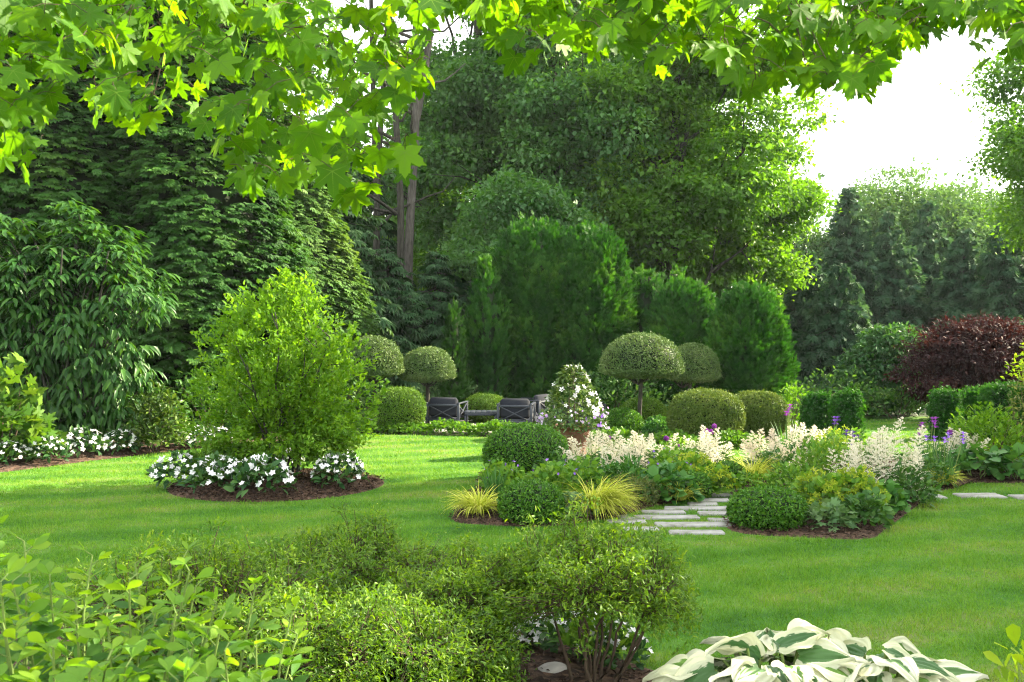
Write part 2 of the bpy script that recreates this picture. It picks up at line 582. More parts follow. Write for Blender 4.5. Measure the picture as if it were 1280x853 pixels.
def arc(p0, p1, sag=0.0, n=6, wob=0.0):
    t = np.linspace(0, 1, n)[:, None]
    p = (1 - t) * np.asarray(p0, float) + t * np.asarray(p1, float)
    p[:, 2] += sag * 4 * (t * (1 - t))[:, 0]
    if wob:
        p[1:-1] += rng.normal(size=(n - 2, 3)) * wob
    return p


def lathe(mb, prof, sides=24, c=(0, 0, 0), m=0, r=.5):
    prof = np.asarray(prof, float)
    th = np.arange(sides) * 2 * math.pi / sides
    V = np.stack([prof[:, 0][:, None] * np.cos(th), prof[:, 0][:, None] * np.sin(th),
                  np.repeat(prof[:, 1][:, None], sides, 1)], -1) + np.asarray(c)
    n = len(prof)
    i = np.arange(n - 1)[:, None] * sides
    j = np.arange(sides)[None]; j2 = (j + 1) % sides
    q = np.stack([i + j, i + j2, i + sides + j2, i + sides + j], -1).reshape(-1, 4)
    mb.add(V, np.concatenate([q[:, [0, 1, 2]], q[:, [0, 2, 3]]]), r, 0, m)


def bevel_box(mb, c, size, b=.01, m=0, Rm=None, r=.5):
    """box with chamfered edges"""
    sx, sy, sz = np.asarray(size, float) / 2
    b = min(b, sx * .9, sy * .9, sz * .9)
    V = []
    for x in (-1, 1):
        for y in (-1, 1):
            for z in (-1, 1):
                V += [[x * sx, y * (sy - b), z * (sz - b)], [x * (sx - b), y * sy, z * (sz - b)], [x * (sx - b), y * (sy - b), z * sz]]
    V = np.array(V)
    import itertools
    def idx(x, y, z, k): return ((x > 0) * 4 + (y > 0) * 2 + (z > 0)) * 3 + k
    F = []
    def quad(a, b_, c_, d, outd):
        n = np.cross(V[b_] - V[a], V[c_] - V[a])
        if np.dot(n, outd) < 0: a, b_, c_, d = d, c_, b_, a
        F.append([a, b_, c_]); F.append([a, c_, d])
    for s in (-1, 1):
        quad(idx(s, -1, -1, 0), idx(s, 1, -1, 0), idx(s, 1, 1, 0), idx(s, -1, 1, 0), [s, 0, 0])
        quad(idx(-1, s, -1, 1), idx(1, s, -1, 1), idx(1, s, 1, 1), idx(-1, s, 1, 1), [0, s, 0])
        quad(idx(-1, -1, s, 2), idx(1, -1, s, 2), idx(1, 1, s, 2), idx(-1, 1, s, 2), [0, 0, s])
    for s in (-1, 1):
        for t in (-1, 1):
            quad(idx(s, t, -1, 0), idx(s, t, 1, 0), idx(s, t, 1, 1), idx(s, t, -1, 1), [s, t, 0])
            quad(idx(s, -1, t, 0), idx(s, 1, t, 0), idx(s, 1, t, 2), idx(s, -1, t, 2), [s, 0, t])
            quad(idx(-1, s, t, 1), idx(1, s, t, 1), idx(1, s, t, 2), idx(-1, s, t, 2), [0, s, t])
    for s in (-1, 1):
        for t in (-1, 1):
            for u in (-1, 1):
                a, b_, c_ = idx(s, t, u, 0), idx(s, t, u, 1), idx(s, t, u, 2)
                n = np.cross(V[b_] - V[a], V[c_] - V[a])
                F.append([a, b_, c_] if np.dot(n, [s, t, u]) > 0 else [a, c_, b_])
    if Rm is not None:
        V = V @ np.asarray(Rm).T
    mb.add(V + np.asarray(c), F, r, 0, m)


def bar(mb, p0, p1, w, m=0, up=(0, 0, 1)):
    p0, p1 = np.asarray(p0, float), np.asarray(p1, float)
    d = p1 - p0
    Lh = np.linalg.norm(d)
    u = np.array(up, float)
    if abs(np.dot(unit(d), u)) > .95: u = np.array([1., 0, 0])
    Rm = frames(d[None], u[None])[0]
    w = (w, w) if np.ndim(w) == 0 else w
    bevel_box(mb, (p0 + p1) / 2, (Lh, w[0], w[1]), min(w) * .15, m, Rm)


def poly_sheet(name, pts, z, mat, label=None, kind='structure', edge=0.0):
    """flat polygon sheet, optionally with a low skirt so it meets what lies under it"""
    import bmesh
    bm = bmesh.new()
    vs = [bm.verts.new((p[0], p[1], z)) for p in pts]
    f = bm.faces.new(vs)
    if f.normal.z < 0: f.normal_flip()
    f.normal_update()
    if f.normal.z < 0: f.normal_flip()
    bmesh.ops.triangulate(bm, faces=[f])
    if edge:
        lo = [bm.verts.new((p[0], p[1], z - edge)) for p in pts]
        for i in range(len(pts)):
            j = (i + 1) % len(pts)
            bm.faces.new((vs[i], vs[j], lo[j], lo[i]))
    me = bpy.data.meshes.new(name)
    bm.to_mesh(me); bm.free()
    me.materials.append(mat)
    o = bpy.data.objects.new(name, me)
    COL.objects.link(o)
    if kind: o['kind'] = kind
    if label: o['label'] = label
    return o


def in_poly(x, y, poly):
    poly = np.asarray(poly)
    c = np.zeros(len(x), bool)
    j = len(poly) - 1
    for i in range(len(poly)):
        xi, yi = poly[i]; xj, yj = poly[j]
        cond = ((yi > y) != (yj > y)) & (x < (xj - xi) * (y - yi) / (yj - yi + 1e-12) + xi)
        c ^= cond
        j = i
    return c


def smooth_closed(pts, n=6):
    """Catmull-Rom through a closed outline"""
    P = np.asarray(pts, float); k = len(P); out = []
    for i in range(k):
        a, b, c, d = P[i - 1], P[i], P[(i + 1) % k], P[(i + 2) % k]
        for t in np.arange(n) / n:
            out.append(.5 * (2 * b + (c - a) * t + (2 * a - 5 * b + 4 * c - d) * t * t + (3 * b - a - 3 * c + d) * t ** 3))
    return np.array(out)


def lump(u, seed, k=3.0, amp=.18):
    """smooth bumps over directions u, for uneven outlines"""
    g = np.random.default_rng(seed)
    s = 0
    for i in range(5):
        w = g.normal(size=3) * k
        s = s + np.sin(u @ w + g.random() * 6.28) / 5
    return 1 + amp * s * 2


def crown_leaves(mb, blobs, nclump, per, T, size, sigma, seed, upw=.7, outw=.5, rand=.6, droop=0.0, shell=(.62, 1.02), szvar=.35, flat=.6, m=0, keep=None):
    blobs = np.asarray(blobs, float)
    area = (blobs[:, 3] * blobs[:, 4] + blobs[:, 3] * blobs[:, 5] + blobs[:, 4] * blobs[:, 5])
    bi = rng.choice(len(blobs), nclump, p=area / area.sum())
    u = rdir(nclump)
    rr = shell[0] + (shell[1] - shell[0]) * rng.random(nclump) ** .55
    rr = rr * lump(u + bi[:, None] * .37, seed)
    cc = blobs[bi, :3] + u * blobs[bi, 3:] * rr[:, None]
    out = unit(u / blobs[bi, 3:])
    tone = rng.random(nclump)
    pos = np.repeat(cc, per, 0) + rng.normal(size=(nclump * per, 3)) * sigma * np.array([1, 1, flat])
    o = np.repeat(out, per, 0)
    if keep is not None:
        k = keep(pos)
        pos, o = pos[k], o[k]
        tn = np.repeat(tone, per)[k]
    else:
        tn = np.repeat(tone, per)
    n = len(pos)
    d = o * .8 + rdir(n) * .9 + np.array([0, 0, -droop])
    nm = o * outw + np.array([0, 0, upw]) + rdir(n) * rand
    s = size * (1 + szvar * (rng.random(n) * 2 - 1))
    r = np.clip(.45 * tn + .55 * rng.random(n), 0, 1)
    mb.inst(T, pos, frames(d, nm), s, r, m)
    return cc


def broadleaf_tree(name, label, cat, base, trunk_top, blobs, nclump, per, T, size, sigma, mat, bark, r0, seed, group=None, limbs=10, trunk_h=None, **kw):
    """trunk that forks into limbs reaching the leaf clumps; blob coordinates relative to base"""
    root = thing(name, label, cat, base, group)
    mb = MB()
    cc = crown_leaves(mb, blobs, nclump, per, T, size, sigma, seed, **kw)
    tb = MB()
    tt = np.asarray(trunk_top, float)
    path = arc((0, 0, -.3), tt, 0, 9, .02 * tt[2] / 6)
    path[:, :2] *= 1
    tr = r0 * np.linspace(1, .35, 9) ** .9
    tr[0] *= 1.35
    tube(tb, path, tr, 10)
    lb = MB()
    pick = rng.choice(len(cc), min(limbs * 4, len(cc)), replace=False)
    used = []
    for i in pick:
        c = cc[i]
        if any(np.linalg.norm(c - q) < .12 * tt[2] for q in used): continue
        used.append(c)
        t = np.clip((c[2] / tt[2]) * .62 - .05 + rng.random() * .12, .22, .97)
        k = t * 8
        k0 = int(k); p0 = path[k0] * (1 - (k - k0)) + path[min(k0 + 1, 8)] * (k - k0)
        rr = r0 * (1 - .65 * t) * .45
        q = arc(p0, c, .06 * np.linalg.norm(c - p0), 7, .03 * np.linalg.norm(c - p0))
        tube(lb, q, np.linspace(rr, .012 + rr * .1, 7), 6)
        for s in range(3):
            e = c + rng.normal(size=3) * sigma * 2.2
            tube(lb, arc(q[3 + s], e, .05, 4, .03), np.linspace(rr * .35, .008, 4), 4)
        if len(used) >= limbs: break
    tb.build('trunk', bark, root, True)
    lb.build('branches', bark, root, True)
    mb.build('crown', mat, root)
    return root


def superell(n, rx, ry, rz, p):
    u = rng.normal(size=(n, 3))
    u = u * np.array([rx, ry, rz]); u = unit(u)
    k = 1 / (np.abs(u[:, 0] / rx) ** p + np.abs(u[:, 1] / ry) ** p + np.abs(u[:, 2] / rz) ** p) ** (1 / p)
    P = u * k[:, None]
    nn = unit(np.sign(P) * np.abs(P / np.array([rx, ry, rz])) ** (p - 1) / np.array([rx, ry, rz]))
    return P, nn


def clipped_mass(mb, c, rx, ry, rz, n, size, p=2.2, T=DIAW, zmin=-9, depth=.05, fuzz=.02, seed=1, lumpy=.03, core=True, under=1.0, rand=.75):
    """dense clipped foliage over a rounded form; under<1 flattens the underside"""
    P, N = superell(n, rx, ry, rz, p)
    L_ = lump(unit(P), seed, 4.0, lumpy)
    P = P * L_[:, None]
    lo = P[:, 2] < 0
    P[lo, 2] *= under
    dep = rng.random(n) ** 1.5 * depth - rng.exponential(fuzz * .5, n)
    P = P - N * dep[:, None]
    P = P + np.asarray(c)
    k = P[:, 2] > zmin
    P, N = P[k], N[k]
    nn = len(P)
    d = N * .55 + rdir(nn) * .8 + np.array([0, 0, .15])
    nm = N * .9 + rdir(nn) * rand
    mb.inst(T, P, frames(d, nm), size * (.7 + .6 * rng.random(nn)))
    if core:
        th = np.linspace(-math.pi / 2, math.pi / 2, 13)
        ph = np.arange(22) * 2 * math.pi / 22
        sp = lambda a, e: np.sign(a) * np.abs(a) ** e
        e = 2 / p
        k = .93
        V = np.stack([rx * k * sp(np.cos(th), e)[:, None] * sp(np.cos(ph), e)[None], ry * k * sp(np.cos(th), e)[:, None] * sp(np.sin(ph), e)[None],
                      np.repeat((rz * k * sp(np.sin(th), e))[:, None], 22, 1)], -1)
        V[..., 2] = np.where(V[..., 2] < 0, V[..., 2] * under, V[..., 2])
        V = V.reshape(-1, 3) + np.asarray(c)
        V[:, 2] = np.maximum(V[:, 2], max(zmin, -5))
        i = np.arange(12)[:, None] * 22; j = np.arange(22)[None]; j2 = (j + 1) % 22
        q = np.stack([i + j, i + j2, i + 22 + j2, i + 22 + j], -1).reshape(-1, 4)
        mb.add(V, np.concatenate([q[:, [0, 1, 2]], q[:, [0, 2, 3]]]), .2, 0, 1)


def columnar(mb, Hh, Rr, prof, n, size, T=SPRAY, seed=1, lumpy=.06, up=.9, tuft=.12, core=.86, flare=0.0):
    """conifer of revolution: prof(t) in 0..1 gives relative radius; sprays point out and up"""
    per = 12
    nc = n // per
    t = rng.random(nc * 3)
    keep = rng.random(nc * 3) < np.maximum(prof(t), .12)
    t = t[keep][:nc]
    nc = len(t)
    a = rng.random(nc) * 2 * math.pi
    u = np.stack([np.cos(a), np.sin(a), t * 2.2], -1)
    r = Rr * prof(t) * lump(u, seed, 3.2, lumpy)
    dt = 1e-3
    sl = (prof(np.clip(t + dt, 0, 1)) - prof(np.clip(t - dt, 0, 1))) / (2 * dt) * Rr / Hh
    N = unit(np.stack([np.cos(a), np.sin(a), -np.clip(sl, -3, 3)], -1))
    C = np.stack([r * np.cos(a), r * np.sin(a), t * Hh], -1)
    C -= N * (rng.random(nc) ** 1.5 * tuft * 1.6 - tuft * .5)[:, None]
    ax = unit(N * .7 + np.array([0, 0, up]) + rdir(nc) * .55)
    tone = np.repeat(rng.random(nc), per)
    N, ax = np.repeat(N, per, 0), np.repeat(ax, per, 0)
    n = len(N)
    P = np.repeat(C, per, 0) + ax * (rng.normal(size=n) * size * .55)[:, None] + rng.normal(size=(n, 3)) * size * .16
    d = ax + rdir(n) * .35
    nm = N + rdir(n) * .45
    mb.inst(T, P, frames(d, nm), size * (.6 + .7 * rng.random(n)), np.clip(.75 * tone + .35 * rng.random(n) - .05, 0, 1))
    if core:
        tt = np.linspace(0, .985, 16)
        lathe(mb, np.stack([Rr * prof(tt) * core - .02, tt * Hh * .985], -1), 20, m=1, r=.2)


def tufted(mb, Hh, Rr, prof, ncl, per, size, seed, lumpy=.12, core=.86):
    """conifer of revolution clothed in flat drooping fans, tier over tier"""
    t = rng.random(ncl * 3)
    keep = rng.random(ncl * 3) < np.maximum(prof(t), .15)
    t = t[keep][:ncl]; n0 = len(t)
    a = rng.random(n0) * 6.283
    u = np.stack([np.cos(a), np.sin(a), t * 3], -1)
    r = Rr * prof(t) * lump(u, seed, 3.6, lumpy) * (.86 + .2 * rng.random(n0))
    C = np.stack([r * np.cos(a), r * np.sin(a), t * Hh], -1)
    o = np.repeat(np.stack([np.cos(a), np.sin(a), 0 * a], -1), per, 0)
    side = np.stack([-o[:, 1], o[:, 0], 0 * o[:, 0]], -1)
    n = n0 * per
    q = rng.normal(size=n) * .17
    back = rng.random(n) * .42
    P = np.repeat(C, per, 0) + side * q[:, None] - o * back[:, None]
    P[:, 2] += -.5 * np.abs(q) + .30 * back + rng.normal(size=n) * .025
    d = o * .9 + side * (q * 4)[:, None] + np.array([0, 0, -.35]) + rdir(n) * .35
    tone = np.repeat(rng.random(n0), per)
    mb.inst(SPRAY, P, frames(d, np.array([0, 0, .9]) + o * .45 + rdir(n) * .35), size * (.6 + .75 * rng.random(n)), np.clip(.5 * tone + .5 * rng.random(n), 0, 1))
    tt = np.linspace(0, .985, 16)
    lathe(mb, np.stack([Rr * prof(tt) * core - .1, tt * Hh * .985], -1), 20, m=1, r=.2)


def spruce(name, label, base, Hh, Rr, mat, seed, group=None, whorls=26, droop=.35, nsp=9, size=.42, z0=.06, cat='conifer', droopy=.45, nrm=.5):
    root = thing(name, label, cat, base, group)
    tb = MB()
    tube(tb, arc((0, 0, -.2), (0, 0, Hh * .99), 0, 8, .02), np.linspace(.022 * Hh, .01, 8), 8)
    pos, d, s = [], [], []
    bb = MB()
    for w in range(whorls):
        t = z0 + (1 - z0) * (w / whorls) ** .92
        Lw = Rr * (1 - t) ** .8 + .12
        nb = int(7 + 5 * (1 - t))
        a0 = rng.random() * 6.28
        for b in range(nb):
            a = a0 + 6.28 * b / nb + rng.normal() * .18
            l = Lw * (.75 + .45 * rng.random())
            o = np.array([math.cos(a), math.sin(a), 0])
            z = t * Hh + rng.normal() * .1
            e = o * l + np.array([0, 0, z - droop * l * (1 - .6 * t)])
            q = arc((0, 0, z), e, -.04 * l, 5)
            q[-1, 2] += .06 * l
            if b % 2 == 0: tube(bb, q, np.linspace(.012 + .01 * l, .006, 5), 4)
            k = max(3, int(nsp * l / Rr + 2))
            tt = rng.random(k) ** .7 * .95 + .08
            idx = np.clip(tt * 4, 0, 3.999); i0 = idx.astype(int); fr = (idx - i0)[:, None]
            pp = q[i0] * (1 - fr) + q[i0 + 1] * fr
            side = np.cross(o, [0, 0, 1.])
            sg = (rng.random(k) * 2 - 1)[:, None]
            pp = pp + side * sg * (.22 * l * (1.1 - tt)[:, None])
            pos.append(pp)
            d.append(o * .8 + side * sg * .8 + rng.normal(size=(k, 3)) * .25 + np.array([0, 0, -droopy]))
            s.append(np.full(k, size) * (.6 + .7 * rng.random(k)) * (.6 + .5 * (1 - t)))
    pos, d, s = np.concatenate(pos), np.concatenate(d), np.concatenate(s)
    mb = MB()
    mb.inst(FROND, pos, frames(d, np.array([0, 0, 1.]) + rdir(len(pos)) * nrm), s)
    tb.build('trunk', M['bark'], root, True)
    bb.build('branches', M['bark'], root)
    mb.build('crown', mat, root)
    return root


def mound(mb, c, rx, ry, h, n, T, size, up=.5, rand=.8, droop=0., shell=.55, nrm_up=.8, szvar=.35, seed=3, lumpy=.15, m=0):
    """leafy hummock on the ground around c"""
    u = rdir(n); u[:, 2] = np.abs(u[:, 2])
    rr = (shell + (1 - shell) * rng.random(n) ** .6) * lump(u, seed, 3, lumpy)
    P = np.asarray(c) + u * np.array([rx, ry, h]) * rr[:, None]
    d = u * np.array([1, 1, .6]) * .9 + rdir(n) * rand + np.array([0, 0, up - droop])
    nm = np.array([0, 0, nrm_up]) + u * .5 + rdir(n) * .55
    mb.inst(T, P, frames(d, nm), size * (1 - szvar + 2 * szvar * rng.random(n)), m=m)
    return P


def blades(mb, c, spread, n, length, width, lean=.5, arch=.9, segs=5, r=None, m=0, topw=.15, az=None):
    """arching strap leaves from a tuft"""
    c = np.asarray(c, float)
    a = rng.random(n) * 6.283 if az is None else az[0] + az[1] * rng.normal(size=n)
    Ln = length * (.6 + .55 * rng.random(n))
    base = np.stack([np.cos(a), np.sin(a), 0 * a], -1) * (rng.random(n) ** .5 * spread)[:, None] + c
    el0 = math.pi / 2 - lean * (.2 + rng.random(n))
    bend = arch * (.6 + .8 * rng.random(n))
    a2 = a + rng.normal(size=n) * .4
    P = [base]
    for i in range(segs):
        el = el0 - bend * (i / segs) * 1.6
        st = np.stack([np.cos(a2) * np.cos(el), np.sin(a2) * np.cos(el), np.sin(el)], -1) * (Ln / segs)[:, None]
        P.append(P[-1] + st)
    P = np.stack(P, 1)
    side = np.stack([-np.sin(a2), np.cos(a2), 0 * a2], -1)
    tw = rng.normal(size=(n, 1)) * .3
    side = unit(side + np.array([0, 0, 1.]) * tw)
    wprof = np.sin(np.linspace(.22, 1, segs + 1) ** .8 * math.pi) * .9 + .1
    wprof[-1] = 0.02
    w = width * (.7 + .6 * rng.random(n))
    Lf = P + side[:, None] * (w[:, None] * wprof)[..., None] / 2
    Rt = P - side[:, None] * (w[:, None] * wprof)[..., None] / 2
    V = np.concatenate([Lf, Rt], 1)
    k = segs + 1
    F = []
    for i in range(segs):
        F += [[i, k + i, k + i + 1], [i, k + i + 1, i + 1]]
    F = np.array(F)[None] + (np.arange(n) * 2 * k)[:, None, None]
    rr = rng.random(n) if r is None else np.full(n, r)
    mb.add(V, F, np.repeat(rr, 2 * k), np.tile(np.concatenate([np.linspace(0, 1, k)] * 2), n), m)


# ================================================================== THE GROUND
def rect(x0, y0, x1, y1): return [(x0, y0), (x1, y0), (x1, y1), (x0, y1)]

ground_poly = rect(-150, -30, 150, 150)
poly_sheet('ground', ground_poly, 0, M['forest_floor'])
def haze():
    m, nt, out = _nodes('haze')
    v = nt.nodes.new('ShaderNodeVolumePrincipled')
    v.inputs['Color'].default_value = (.86, .93, 1.0, 1)
    v.inputs['Density'].default_value = .00022
    v.inputs['Anisotropy'].default_value = .2
    nt.links.new(v.outputs[0], out.inputs['Volume'])
    mb = MB()
    bevel_box(mb, (0, 60, 15), (320, 200, 34), .5)
    o = mb.build('haze', m)
    tag(o, 'thin pale summer haze in the air of the garden', kind='stuff')
haze()
lawn_poly = [(-16, 2.2), (22, 2.2), (22, 25), (6.6, 25), (5.2, 19.6), (3, 18.0), (0, 19.6), (-2.9, 20.3), (-6, 21), (-16, 21)]
poly_sheet('lawn', lawn_poly, .004, M['lawn'])

left_bed = smooth_closed([(-17, 10.5), G(-150, 606), G(0, 592), G(100, 579), G(200, 567), G(290, 557), G(380, 550.5), (-4.6, 20.2), (-4.4, 23), (-17, 24)], 5)
round_c = (-3.09, 13.1)
ang = np.arange(48) * 2 * math.pi / 48
round_bed = np.stack([round_c[0] + 1.42 * np.cos(ang) * (1 + .02 * np.sin(3 * ang)), round_c[1] + 1.42 * np.sin(ang)], -1)
mid_bed = smooth_closed([G(560, 649), G(600, 658), G(690, 660), G(745, 652), G(775, 648), G(806, 637), G(855, 627), G(878, 612), G(905, 600),
                         G(905, 580), G(830, 572), G(720, 573), G(612, 590), G(590, 615)], 4)
right_bed = smooth_closed([G(908, 640), G(912, 666), G(1000, 674), G(1085, 676), G(1110, 662), G(1150, 632), G(1172, 612),
                           G(1165, 588), G(1080, 566), G(960, 570), G(925, 596)], 4)
far_right_bed = smooth_closed([G(1168, 612), G(1192, 612), G(1215, 605), G(1290, 605), G(1420, 604), G(1420, 566), G(1290, 562), G(1180, 565), G(1165, 588)], 4)
front_bed = smooth_closed([(-4.5, 5.6), (-2.4, 7.0), (-.6, 6.9), (.4, 6.2), (1.05, 5.5), (1.9, 5.05), (3.2, 5.0), (4.6, 5.0), (4.6, 1.2), (-4.5, 1.2)], 4)
beds = [left_bed, round_bed, mid_bed, right_bed, far_right_bed, front_bed]


def bed_sheet(poly, z0, crown, name='mulch_bed'):
    """gently mounded bed: outline ring, inner ring, centre fan with small unevenness"""
    P = np.asarray(poly); c = P.mean(0)
    mb = MB(); n = len(P)
    rings = [1.0, .97, .9, .75, .5, .25]
    V = []
    for k, s in enumerate(rings):
        q = c + (P - c) * s
        z = z0 + crown * (1 - s ** 3) + (rng.normal(size=n) * .006 if k > 1 else 0)
        if k == 0: z = np.full(n, z0 - .035)
        if k == 1: z = np.full(n, z0 + .004)
        V.append(np.column_stack([q, z]))
    V.append(np.array([[c[0], c[1], z0 + crown]]))
    V = np.concatenate(V)
    F = []
    for k in range(len(rings) - 1):
        for i in range(n):
            j = (i + 1) % n
            a, b, cc, d = k * n + i, k * n + j, (k + 1) * n + j, (k + 1) * n + i
            F += [[a, b, cc], [a, cc, d]]
    k = (len(rings) - 1) * n
    F += [[k + i, k + (i + 1) % n, len(V) - 1] for i in range(n)]
    mb.add(V, F)
    # bark chips lying on top
    lo, hi = P.min(0), P.max(0)
    m = int(min(22000, 900 * np.prod(hi - lo)))
    xy = lo + rng.random((m, 2)) * (hi - lo)
    k = in_poly(xy[:, 0], xy[:, 1], c + (P - c) * .985) & (xy[:, 1] < 22)
    xy = xy[k]
    rad = np.clip(np.min(np.linalg.norm(xy[:, None] - P[None, ::2], axis=-1), 1) / 1.4, 0, 1)
    zz = z0 + crown * np.clip(rad * 2.2, 0, 1) + .012
    pos = np.column_stack([xy, zz])
    mb.inst(DIA, pos, frames(rng.normal(size=(len(pos), 3)) * [1, 1, .25], np.array([0, 0, 1.]) + rdir(len(pos)) * .5), .022 + .030 * rng.random(len(pos)))
    o = mb.build(name, M['mulch'])
    tag(o, kind='structure')
    return o


for b, cr in zip(beds, (.08, .10, .08, .08, .05, .05)):
    bed_sheet(b, .010, cr)
poly_sheet('patio', smooth_closed([(-4.0, 21.3), (0, 20.3), (3.2, 19.0), (6.2, 20.5), (7, 23.5), (4, 25.5), (-3.5, 25.0)], 6), .012, M['patio'])

# ================================================================== PATH SLABS
SLABS = []
def slab(px0, px1, py, depth, label, tilt=0.0):
    x0, y0 = G(px0, py); x1, _ = G(px1, py)
    cx = (x0 + x1) / 2
    w = x1 - x0
    SLABS.append((x0 - .01, y0 - depth / 2 - .01, x1 + .01, y0 + depth / 2 + .01))
    mb = MB()
    n = 12
    pts = []
    for sx, sy in ((-1, -1), (1, -1), (1, 1), (-1, 1)):
        pts.append((sx * w / 2 + rng.normal() * .008, sy * depth / 2 + rng.normal() * .008))
    out = []
    for i in range(4):
        a, b = np.array(pts[i]), np.array(pts[(i + 1) % 4])
        for t in np.linspace(0, 1, n, endpoint=False):
            out.append(a + (b - a) * t + rng.normal(size=2) * .003)
    P = np.array(out); k = len(P)
    top, th = .026, .05
    V = np.concatenate([np.column_stack([P, np.full(k, top - th)]), np.column_stack([P, np.full(k, top - .008)]),
                        np.column_stack([P * (1 - .016 / np.array([w, depth])), np.full(k, top) + rng.normal(size=k) * .001]), [[0, 0, top]]])
    F = []
    for r_ in range(2):
        for i in range(k):
            j = (i + 1) % k
            F += [[r_ * k + i, r_ * k + j, (r_ + 1) * k + j], [r_ * k + i, (r_ + 1) * k + j, (r_ + 1) * k + i]]
    F += [[2 * k + i, 2 * k + (i + 1) % k, 3 * k] for i in range(k)]
    mb.add(V, F)
    o = mb.build('paving_slab', M['slab'])
    o.location = (cx, y0, 0)
    o.rotation_euler = (0, 0, tilt)
    tag(o, label, 'paving slab', 'bluestone slabs of the grass path')


slab(837, 905, 667.5, .16, 'pale stone path slab nearest the lawn beside the front boxwood ball')
slab(780, 824, 663.5, .17, 'short pale slab at the lawn end of the path, on the yellow grass side')
slab(819, 913, 657.5, .20, 'widest pale slab of the path, touching the front boxwood ball')
slab(760, 808, 654, .16, 'pale slab right below the big golden grass tuft')
slab(886, 912, 652, .15, 'small pale slab just left of the front boxwood ball, second row')
slab(772, 873, 648.3, .19, 'long pale slab starting under the golden grass tuft')
slab(873, 913, 643.5, .17, 'short pale slab left of the front boxwood ball, middle row')
slab(803, 855, 642, .17, 'medium pale slab by the mulch edge of the left bed')
slab(830, 913, 637.2, .20, 'long pale slab crossing the path mid way between the beds')
slab(860, 898, 632, .18, 'short pale slab beside the lady mantle in the left bed')
slab(871, 918, 626.8, .20, 'pale slab near the far end of the path behind the boxwood ball')
slab(884, 920, 620.5, .20, 'farthest pale slab of the path at the small golden grasses')
slab(1160, 1180, 622.5, .24, 'short slab beside the corner of the right flower bed')
slab(1196, 1252, 621.2, .30, 'wide single pale slab lying in the lawn before the broad leaf bed')
slab(1267, 1320, 623, .28, 'pale lawn slab cut by the right picture edge')

# mown grass: one mass of blades, sized by how near it is
def make_lawn():
    mb = MB()
    for y0, y1, n, hgt, w in ((3.6, 7.5, 165000, .050, .0056), (7.5, 11, 165000, .048, .0070), (11, 15, 135000, .045, .0085), (15, 24, 110000, .05, .013)):
        y = y0 + (y1 - y0) * rng.random(n)
        x = (rng.random(n) * 2 - 1) * (y * .535 + 2.0)
        k = in_poly(x, y, lawn_poly)
        for b in beds:
            k &= ~in_poly(x, y, b)
        for q in SLABS:
            k &= ~((x > q[0]) & (x < q[2]) & (y > q[1]) & (y < q[3]))
        x, y = x[k], y[k]
        n_ = len(x)
        tuft = .75 + .35 * np.sin(x * 5.1 + 2 * np.sin(y * 3.3)) * np.sin(y * 4.7 + 1.5 * np.sin(x * 2.9))
        T = (np.array([[0, -.5, 0], [0, .5, 0], [1, 0, 0]]), np.array([[0, 1, 2]]))
        d = np.array([0, 0, 1.]) + rng.normal(size=(n_, 3)) * np.array([.55, .55, .1])
        s = np.column_stack([hgt * tuft * (.6 + .7 * rng.random(n_)), np.full(n_, w) * (.7 + .6 * rng.random(n_)), np.ones(n_)])
        mb.inst(T, np.column_stack([x, y, np.full(n_, .003)]), frames(d, rdir(n_) * [1, 1, .2]), s)
    o = mb.build('grass', M['blade'])
    tag(o, 'mown green grass blades covering the lawn', kind='stuff')
make_lawn()

# ================================================================== BACKGROUND TREES AND WOODS
def local(p, base): return tuple(np.asarray(p) - np.asarray(base))

# far wood that closes the view: one mass nobody could count
def far_wood():
    mb = MB()
    blobs = []
    for i in range(46):
        x = -75 + 150 * i / 45 + rng.normal() * 1.5
        y = 78 + rng.normal() * 5 + abs(x) * .05
        h = 12 + rng.random() * 3.0
        if x < 2: h += 6
        blobs.append((x, y, h * .55, 3.6, 3.0, h * .5))
        blobs.append((x + 2, y - 3, h * .25, 3.6, 3.0, h * .3))
    crown_leaves(mb, blobs, 5200, 26, DIAW, .36, .6, 5, upw=.5, outw=.7, shell=(.6, 1.0))
    o = mb.build('woods', M['canopy_far'])
    tag(o, 'distant green wood closing the view behind the garden', kind='stuff')
far_wood()


def rand_blobs(c, r, n, br, seed, squash=.75):
    g = np.random.default_rng(seed)
    out = []
    for i in range(n):
        u = g.normal(size=3); u /= np.linalg.norm(u)
        p = np.asarray(c) + u * np.asarray(r) * (.25 + .62 * g.random() ** .7)
        b = br * (.7 + .6 * g.random())
        out.append((*p, b, b, b * squash))
    return out


BG = 'tall trees of the wood behind the garden'
def bg_tree(label, px, d, top, halfw, zlo, mat, seed, nclump=900, per=34, size=.17, r0=.22, bark='bark', nb=14, limbs=12, name='broadleaf_tree', cx=0.0, lean=0.0, depth=None, br=None, sigma=None, T=DIAW):
    base = (X(px, d), d, 0)
    zc = (top + zlo) / 2; rz = (top - zlo) / 2
    dp = depth or halfw * .8
    b = br or halfw * .27
    blobs = rand_blobs((cx, 0, zc), (halfw * 1.12, dp, rz * 1.1), int(nb * 2.6), b, seed, .6)
    nclump = int(nclump * 1.45); size *= .80
    return broadleaf_tree(name, label, 'tree', base, (lean, 0, top * .92), blobs, nclump, per, T, size * 1.06, sigma or .30, M[mat], M[bark], r0, seed, BG, limbs, upw=.8, outw=.4, rand=.55, flat=.34, szvar=.45)


